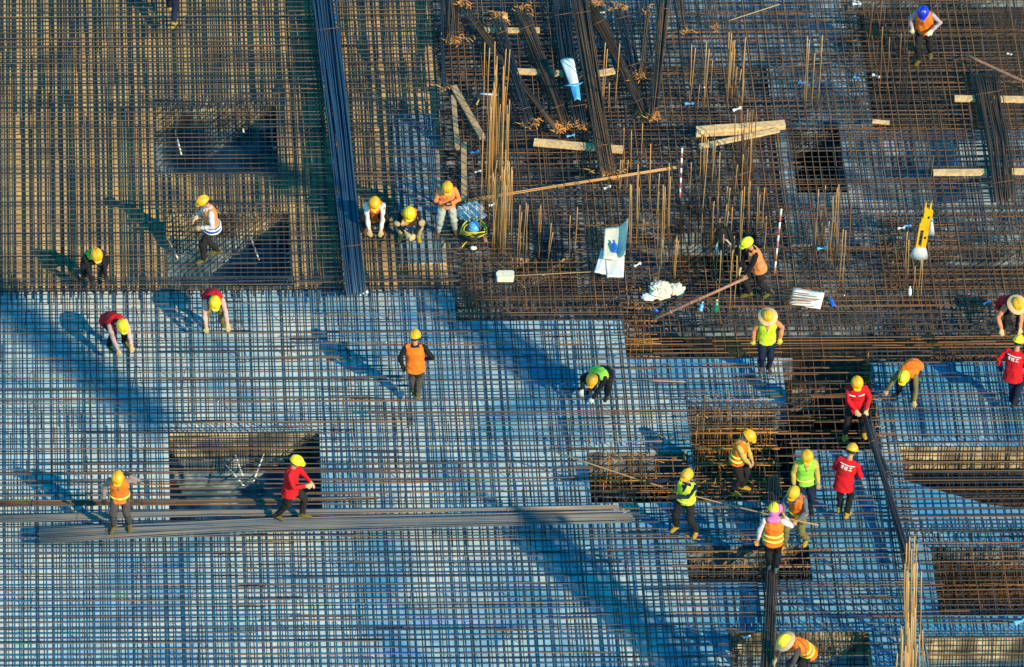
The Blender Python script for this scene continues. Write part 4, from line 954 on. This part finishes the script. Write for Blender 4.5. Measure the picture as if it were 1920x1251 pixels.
    for i, (a, e_, w) in enumerate(legs):
        yaw = (feet[i][3] if len(feet[i]) > 3 else (-1, 1)[i]*.2); fx = np.array([math.sin(yaw), -math.cos(yaw), 0]); sx = np.array([fx[1], -fx[0], 0.])*-1; g = w-[0, 0, .085]
        mb = MB(); mb.limb([w+(0, 0, .03), w-(0, 0, .03)], [.056, .05])
        mb.loft([(g-fx*.085+[0, 0, .04], sx*.034, np.array([0, 0, .032])), (g-fx*.04+[0, 0, .048], sx*.044, np.array([0, 0, .046])), (g+fx*.06+[0, 0, .042], sx*.047, np.array([0, 0, .040])), (g+fx*.14+[0, 0, .032], sx*.048, np.array([0, 0, .030])), (g+fx*.19+[0, 0, .026], sx*.03, np.array([0, 0, .02]))], 12)
        P_.append(remeshed(mb, 'boot', .012, BOOT[boots], o, .002, seed+5+i))
    if gloves:
        for i, (a, e_, w) in enumerate(arms):
            d = nrm(w-e_); s = (-1, 1)[i]; acr = nrm(np.cross(d, (0, -1, .2))); pn = nrm(np.cross(d, acr))
            if pn[2] > 0: pn = -pn
            mb = MB(); mb.loft([(w-d*.05, acr*.042, pn*.036), (w, acr*.036, pn*.028), (w+d*.05, acr*.048, pn*.024), (w+d*.09, acr*.045, pn*.020)], 12)
            for q, (fo, fl) in enumerate(((-.034, .064), (-.011, .076), (.012, .072), (.034, .056))):
                b = w+d*.08+acr*fo; k1 = b+d*fl*.45+pn*.008; k2 = k1+d*fl*.32+pn*fl*.28; mb.tube([b, k1, k2, k2+d*.01+pn*fl*.22], [.013, .0125, .012, .009], 7)
            ts = acr*(-s)*.035; b = w+d*.03+ts*.7; mb.tube([b, b+ts*.8+d*.03, b+ts*1.05+d*.06+pn*.015], [.016, .014, .011], 7)
            P_.append(remeshed(mb, 'glove', .008, GLOVE[gloves], o, 0, smooth=1))
    # ---- head wear
    hcT = hc+hu*.045; mb = MB(); mb.ball(hc+hb*.018+hu*.0, (.080, .088, .10), [hr, hb, hu], 16, 10, z0=-.35); P_.append(mb.build('hair', HAIR, o))
    AX = [hr, hb, hu]
    if helmet:
        hm = MB(); hm.ball(hcT, (.118, .140, .118), AX, 24, 10, z0=0.0)
        rim = []; N = 24
        hm.loft([(hcT-hu*.008, hr*.126, hb*.149), (hcT+hu*.006, hr*.124, hb*.147)], 24)
        for k in (-.018, 0, .018): hm.tube([hcT+hr*k+hb*.140*math.cos(t)*(1-abs(k)*.3)+hu*(.122-abs(k)*.1)*math.sin(t) for t in np.linspace(.35, 2.8, 9)], .009, 6)
        ho = hm.build('helmet', HELM[helmet], o); P_.append(ho)
        vm = MB(); vs_ = []
        vm.loft([(hcT-hb*.115-hu*.002, hr*.085, hu*.009), (hcT-hb*.165-hu*.008, hr*.065, hu*.006), (hcT-hb*.185-hu*.012, hr*.035, hu*.004)], 14)
        if not straw: vm.build('peak', HELM[helmet], ho)
    if straw:
        sm = MB(); col = STRAW; ce = hcT-hu*.01
        rr_ = [(.10, .03, .0), (.14, .0, 0), (.205, -.025, 0), (.212, -.036, 0), (.14, -.014, 0), (.10, .01, 0)]
        v = []; N = 28
        for j in range(N):
            a = 2*np.pi*j/N
            for r0, h, _ in rr_: v.append(ce+hr*math.cos(a)*r0*(1+.02*math.sin(3*a))+hb*math.sin(a)*r0*1.05+hu*(h+.008*math.sin(2*a+1)*r0/.2))
        f = [(j*6+k, ((j+1) % N)*6+k, ((j+1) % N)*6+(k+1) % 6, j*6+(k+1) % 6) for j in range(N) for k in range(6)]
        sm.add(v, f); P_.append(sm.build('straw_hat', col, o))
    if towel:
        tm = MB(); tm.limb([p4+rt2*.09*math.cos(a)+b2*.075*math.sin(a)-b2*.02+hu*.03*math.sin(a) for a in np.linspace(0, 2*np.pi, 12)], [.036]*12, 8)
        if towel == 'drape': tm.ball(p4-b2*.10+up2*.0, (.11, .04, .09), [rt2, b2, up2])
        P_.append(remeshed(tm, 'towel', .012, TOWEL, o, .004, seed+9))
    if extra == 'hood':
        tm = MB(); tm.ball(hc+hb*.02-hu*.02, (.105, .115, .14), AX, 16, 12); tm.ball(p4+b2*.05, (.15, .10, .07), [rt2, b2, up2]); tm.ball(hcT-hr*.10-hu*.0, (.07, .10, .09), AX)
        P_.append(remeshed(tm, 'sun_hood', .013, PINKHAT, o, .004, seed+9))
    if extra == 'bluehem':
        tm = MB(); tm.loft([(tor[0][0]-up0*(vlen+.03), rt*.225, b0*.19), (tor[1][0], rt*.215, b0*.175)], 20); hm_ = remeshed(tm, 'blue_hem', .013, C('blue'), v, .003, seed+8)
        for dz in (0, .09): sm = MB(); sm.loft([(tor[0][0]-up0*(.06-dz), rt*.232, b0*.197), (tor[0][0]-up0*(.035-dz), rt*.232, b0*.197)], 20); sm.build('white_band', STRIPEW, hm_)
    if extra == 'phone':
        tm = MB(); c = (arms[0][2]+arms[1][2])/2+np.array([0, -.07, .03]); tm.box(c, (.15, .075, .012), [(1, 0, 0), (0, .8, .6), (0, -.6, .8)]); ph = tm.build('phone', M['black'], None, smooth=False)
        ph.data.transform(rot @ Matrix.Scale(scale, 4)); ph.location = P(px, py, z); tag(ph, 'black phone held in both hands by the orange-shirted standing worker', 'phone')
    # join face details into the body mesh
    fm = ex.mesh('face'); fm.materials.append(HAIR); fo = bpy.data.objects.new('face', fm); COL.objects.link(fo)
    bm_ = __import__('bmesh').new(); bm_.from_mesh(body.data); n0 = len(bm_.faces); bm_.from_mesh(fm); bm_.faces.ensure_lookup_table()
    for q in range(n0, len(bm_.faces)): bm_.faces[q].material_index = 1
    bm_.to_mesh(body.data); bm_.free(); body.data.materials.append(HAIR); bpy.data.objects.remove(fo)
    o.location = P(px, py, z); o.rotation_euler = (0, 0, R(head)); o.scale = (scale,)*3
    tag(o, label, 'person', 'workers on the building site'); return o

FOLD = dict(hands=((-.06, -.26, 1.02), (.06, -.28, 1.0)))
person(322, 34, 170, 'worker cut off by the top edge, only dark trousered legs and yellow boots in view', 'walk', top='blue', sleeves='navy', trousers='navy', boots='yellow', helmet='yellow', vest=False)
person(397, 482, -72, 'orange-vested worker with a blue and white hem striding over the pit at the left', 'walk', top='peach', sleeves='white', trousers='dark', boots='olive', helmet='yellow', extra='bluehem', hands=((-.10, -.30, 1.02), (.2, -.26, 1.0)), feet=((-.08, .16), (.10, -.20)), vlen=.02, hpitch=22)
person(703, 433, 0, 'squatting worker in orange vest and white sleeves beside the long dark bundle', 'squat', top='orange', sleeves='white', trousers='black', boots='brown', helmet='yellow', towel='ring', lean=30, hands=((-.10, -.34, .22), (.13, -.34, .22)), hpitch=30)
person(768, 445, 0, 'squatting worker with tan trousers and black sleeves, middle of the three near the hose coil', 'squat', top='peach', sleeves='black', trousers='tan', boots='yellow', helmet='lime', gloves='tan', lean=36, hands=((-.08, -.34, .40), (.10, -.34, .34)), hpitch=38, vlen=0)
person(838, 439, 5, 'standing worker in faded orange shirt, pink towel and pale jeans looking at a phone', top='peach', sleeves='peach', trousers='jeans', boots='brown', helmet='yellow', gloves=None, towel='drape', hands=((-.07, -.28, 1.10), (.09, -.28, 1.10)), scale=.90, feet=((-.20, 0), (.18, .06)), extra='phone', hpitch=38, lean=10, vlen=0)
person(176, 520, 22, 'squatting worker in black clothing with a green strap at the far left', 'squat', top='green', sleeves='black', trousers='black', vlo=4, vlen=.0, boots='brown', helmet='yellow', gloves='black', lean=40, hpitch=40)
person(402, 610, 8, 'crouching worker in red vest with grey-pink sleeves reaching both hands down', 'bend', top='red', sleeves='pink', trousers='olive', boots='olive', helmet='lime', gloves='tan', lean=70, hip=(0, .34, .50), hands=((-.20, -.34, .10), (.26, -.42, .12)), hpitch=15, short=False)
person(222, 652, 28, 'stooping worker in red vest with pink forearms left of the other red-vested one', 'bend', top='red', sleeves='pink', trousers='black', boots='olive', helmet='lime', lean=72, hip=(0, .36, .48), hands=((-.12, -.30, .12), (.16, -.34, .10)), hpitch=20)
person(779, 746, 178, 'worker in orange vest seen from behind walking away alone in the middle of the floor', top='orange', sleeves='black', trousers='grey', boots='olive', helmet='yellow', gloves='black', hands=((-.25, -.08, .98), (.25, .02, .86)), feet=((-.05, 0), (.04, -.10)), lean=4, hpitch=4, vlen=.10)
person(1124, 738, -25, 'worker in black with a green vest kneeling on one knee and leaning on one hand', 'squat', top='green', sleeves='black', trousers='black', boots='black', helmet='yellow', gloves='white', lean=72, hip=(0.02, .20, .44), hands=((-.28, -.25, .20), (-.02, -.36, .08)), hpitch=28, vlo=3, vlen=.02)
person(227, 990, -3, 'worker in striped orange vest standing on the long lower bundle and looking down', z=.10, top='orange', sleeves='mauve', trousers='grey', boots='olive', helmet='yellow', gloves='black', stripes=1, hands=((-.30, -.10, .84), (.20, .02, 1.38)), feet=((-.14, -.04), (.16, .04)), hpitch=30, lean=12)
person(548, 972, 72, 'worker in red jacket with yellow-lime helmet walking right along the long lower bundle', 'walk', z=.10, top='red', vest=False, trousers='dark', boots='olive', helmet='lime', gloves='tan', hands=((-.10, -.34, 1.02), (.12, -.36, .96)), feet=((-.09, .30), (.10, -.18)), hpitch=12, vlen=.16)
person(1436, 692, 3, 'worker in lime vest and wide straw hat standing upright facing the camera', top='lime', scale=.93, sleeves='coral', trousers='navy', boots='brown', helmet='yellow', straw=True, gloves='yellow', hands=((-.28, -.02, .82), (.28, -.06, .88)), feet=((-.09, .0), (.06, -.03)), hpitch=18, vlen=.06)
person(1417, 556, -62, 'worker in faded orange vest and yellow-green helmet stepping while carrying the rusty pipe', 'walk', top='peach', sleeves='black', trousers='dark', boots='tan' if False else 'olive', helmet='green', gloves='tan', lean=20, hands=((-.02, -.38, .84), (.14, -.36, .80)), feet=((-.08, -.12), (.10, .28)), hpitch=4, vlen=.1)
person(1731, 112, -12, 'worker with blue helmet, open orange vest and plaid sleeves in the top right', top='orange', sleeves='plaid', trousers='dark', boots='olive', helmet='blue', gloves='white', hands=((-.26, -.06, .84), (.20, -.24, 1.0)), feet=((-.08, -.10), (.12, .20)), hpitch=34, lean=16, vlen=.06)
person(1897, 622, 20, 'crouching worker in red with a tilted straw hat at the right edge', 'bend', top='red', sleeves='coral', trousers='dark', boots='brown', helmet='yellow', straw=True, gloves='tan', lean=62, hip=(0, .34, .50), hands=((-.34, -.22, .34), (.0, -.42, .12)), hpitch=10)
person(1898, 757, 152, 'worker in red lettered jacket seen from behind at the right edge', 'walk', top='red', vest=False, trousers='navy', boots='black', helmet='lime', gloves='black', hands=((-.1, -.20, .92), (.32, -.02, .86)), feet=((-.06, .05), (.06, -.08)), text='back', vlen=.14, hpitch=10, lean=12)
person(1602, 818, 2, 'worker in red jacket with a white chest band holding the dark bundle and hose', top='red', vest=False, trousers='dark', boots='yellow', helmet='yellow', gloves='tan', stripes=-1, hands=((-.02, -.28, .92), (.20, -.26, .90)), feet=((-.19, .0), (.18, .05)), hpitch=22, lean=8, vlen=.16)
person(1697, 745, -22, 'worker in orange vest bending low over the blue-shadowed floor next to the red-jacketed one', 'bend', top='orange', sleeves='olive', trousers='navy', boots='black', helmet='lime', gloves='tan', lean=84, hip=(.06, .30, .62), hands=((-.36, -.22, .14), (.30, -.30, .20)), hpitch=12, vlen=0)
person(1382, 921, 68, 'worker in striped orange vest facing right with hands folded in front by the rusty pit', top='orange', sleeves='khaki', trousers='dark', boots='yellow', helmet='yellow', gloves=None, stripes=2, hands=((-.04, -.26, .84), (.10, -.26, .84)), feet=((-.10, .06), (.09, -.06)), hpitch=28, lean=12, vlen=.04)
person(1508, 958, 6, 'worker in lime green vest standing behind the orange-vested one in the lower right group', top='green', sleeves='khaki', trousers='navy', boots='black', helmet='yellow', gloves=None, stripes=1, hands=((-.24, -.12, .82), (.24, -.14, .80)), hpitch=22, lean=6)
person(1494, 1020, -30, 'orange-vested worker with blue-grey sleeves stepping left in the lower right group', 'walk', top='orange', sleeves='greyblue', trousers='olive', boots='yellow', helmet='yellow', gloves=None, stripes=1, hands=((-.20, -.22, .86), (.14, -.30, .90)), feet=((-.16, -.22), (.14, .14)), hpitch=26, lean=12, vlen=.03)
person(1285, 998, -30, 'worker in lime vest stretching one arm out to steer the long grey rod', top='lime', sleeves='navy', trousers='dark', boots='yellow', helmet='yellow', gloves='black', stripes=1, hands=((-.62, -.30, 1.30), (-.10, -.28, 1.10)), feet=((-.20, .0), (.22, .05)), hpitch=4, lean=4, side=6, vlen=.0)
person(1581, 964, 160, 'worker in red jacket with white lettering on the back standing right of the group', top='red', vest=False, trousers='black', boots='yellow', helmet='yellow', gloves='black', hands=((-.16, -.24, .92), (.16, -.26, .94)), feet=((-.10, .08), (.10, -.05)), text='back', hpitch=14, lean=14, side=-8, vlen=.16)
person(1448, 1074, 176, 'worker with pink sun hood and striped orange vest seen from behind on the upright bundle', z=.08, top='orange', sleeves='white', trousers='black', boots='slipper', helmet='lime', gloves='orange', stripes=2, extra='hood', hands=((-.20, -.32, 1.20), (.30, -.04, .82)), feet=((-.07, .0), (.06, -.08)), hpitch=6, lean=6, vlen=.06)
person(1492, 1285, -62, 'stooping worker in striped orange vest and straw hat at the bottom edge', 'bend', top='orange', sleeves='grey', trousers='dark', boots='brown', helmet='lime', straw=True, gloves='tan', stripes=2, lean=50, hip=(0, .22, .82), hands=((-.22, -.42, .52), (.20, -.36, .50)), hpitch=20)
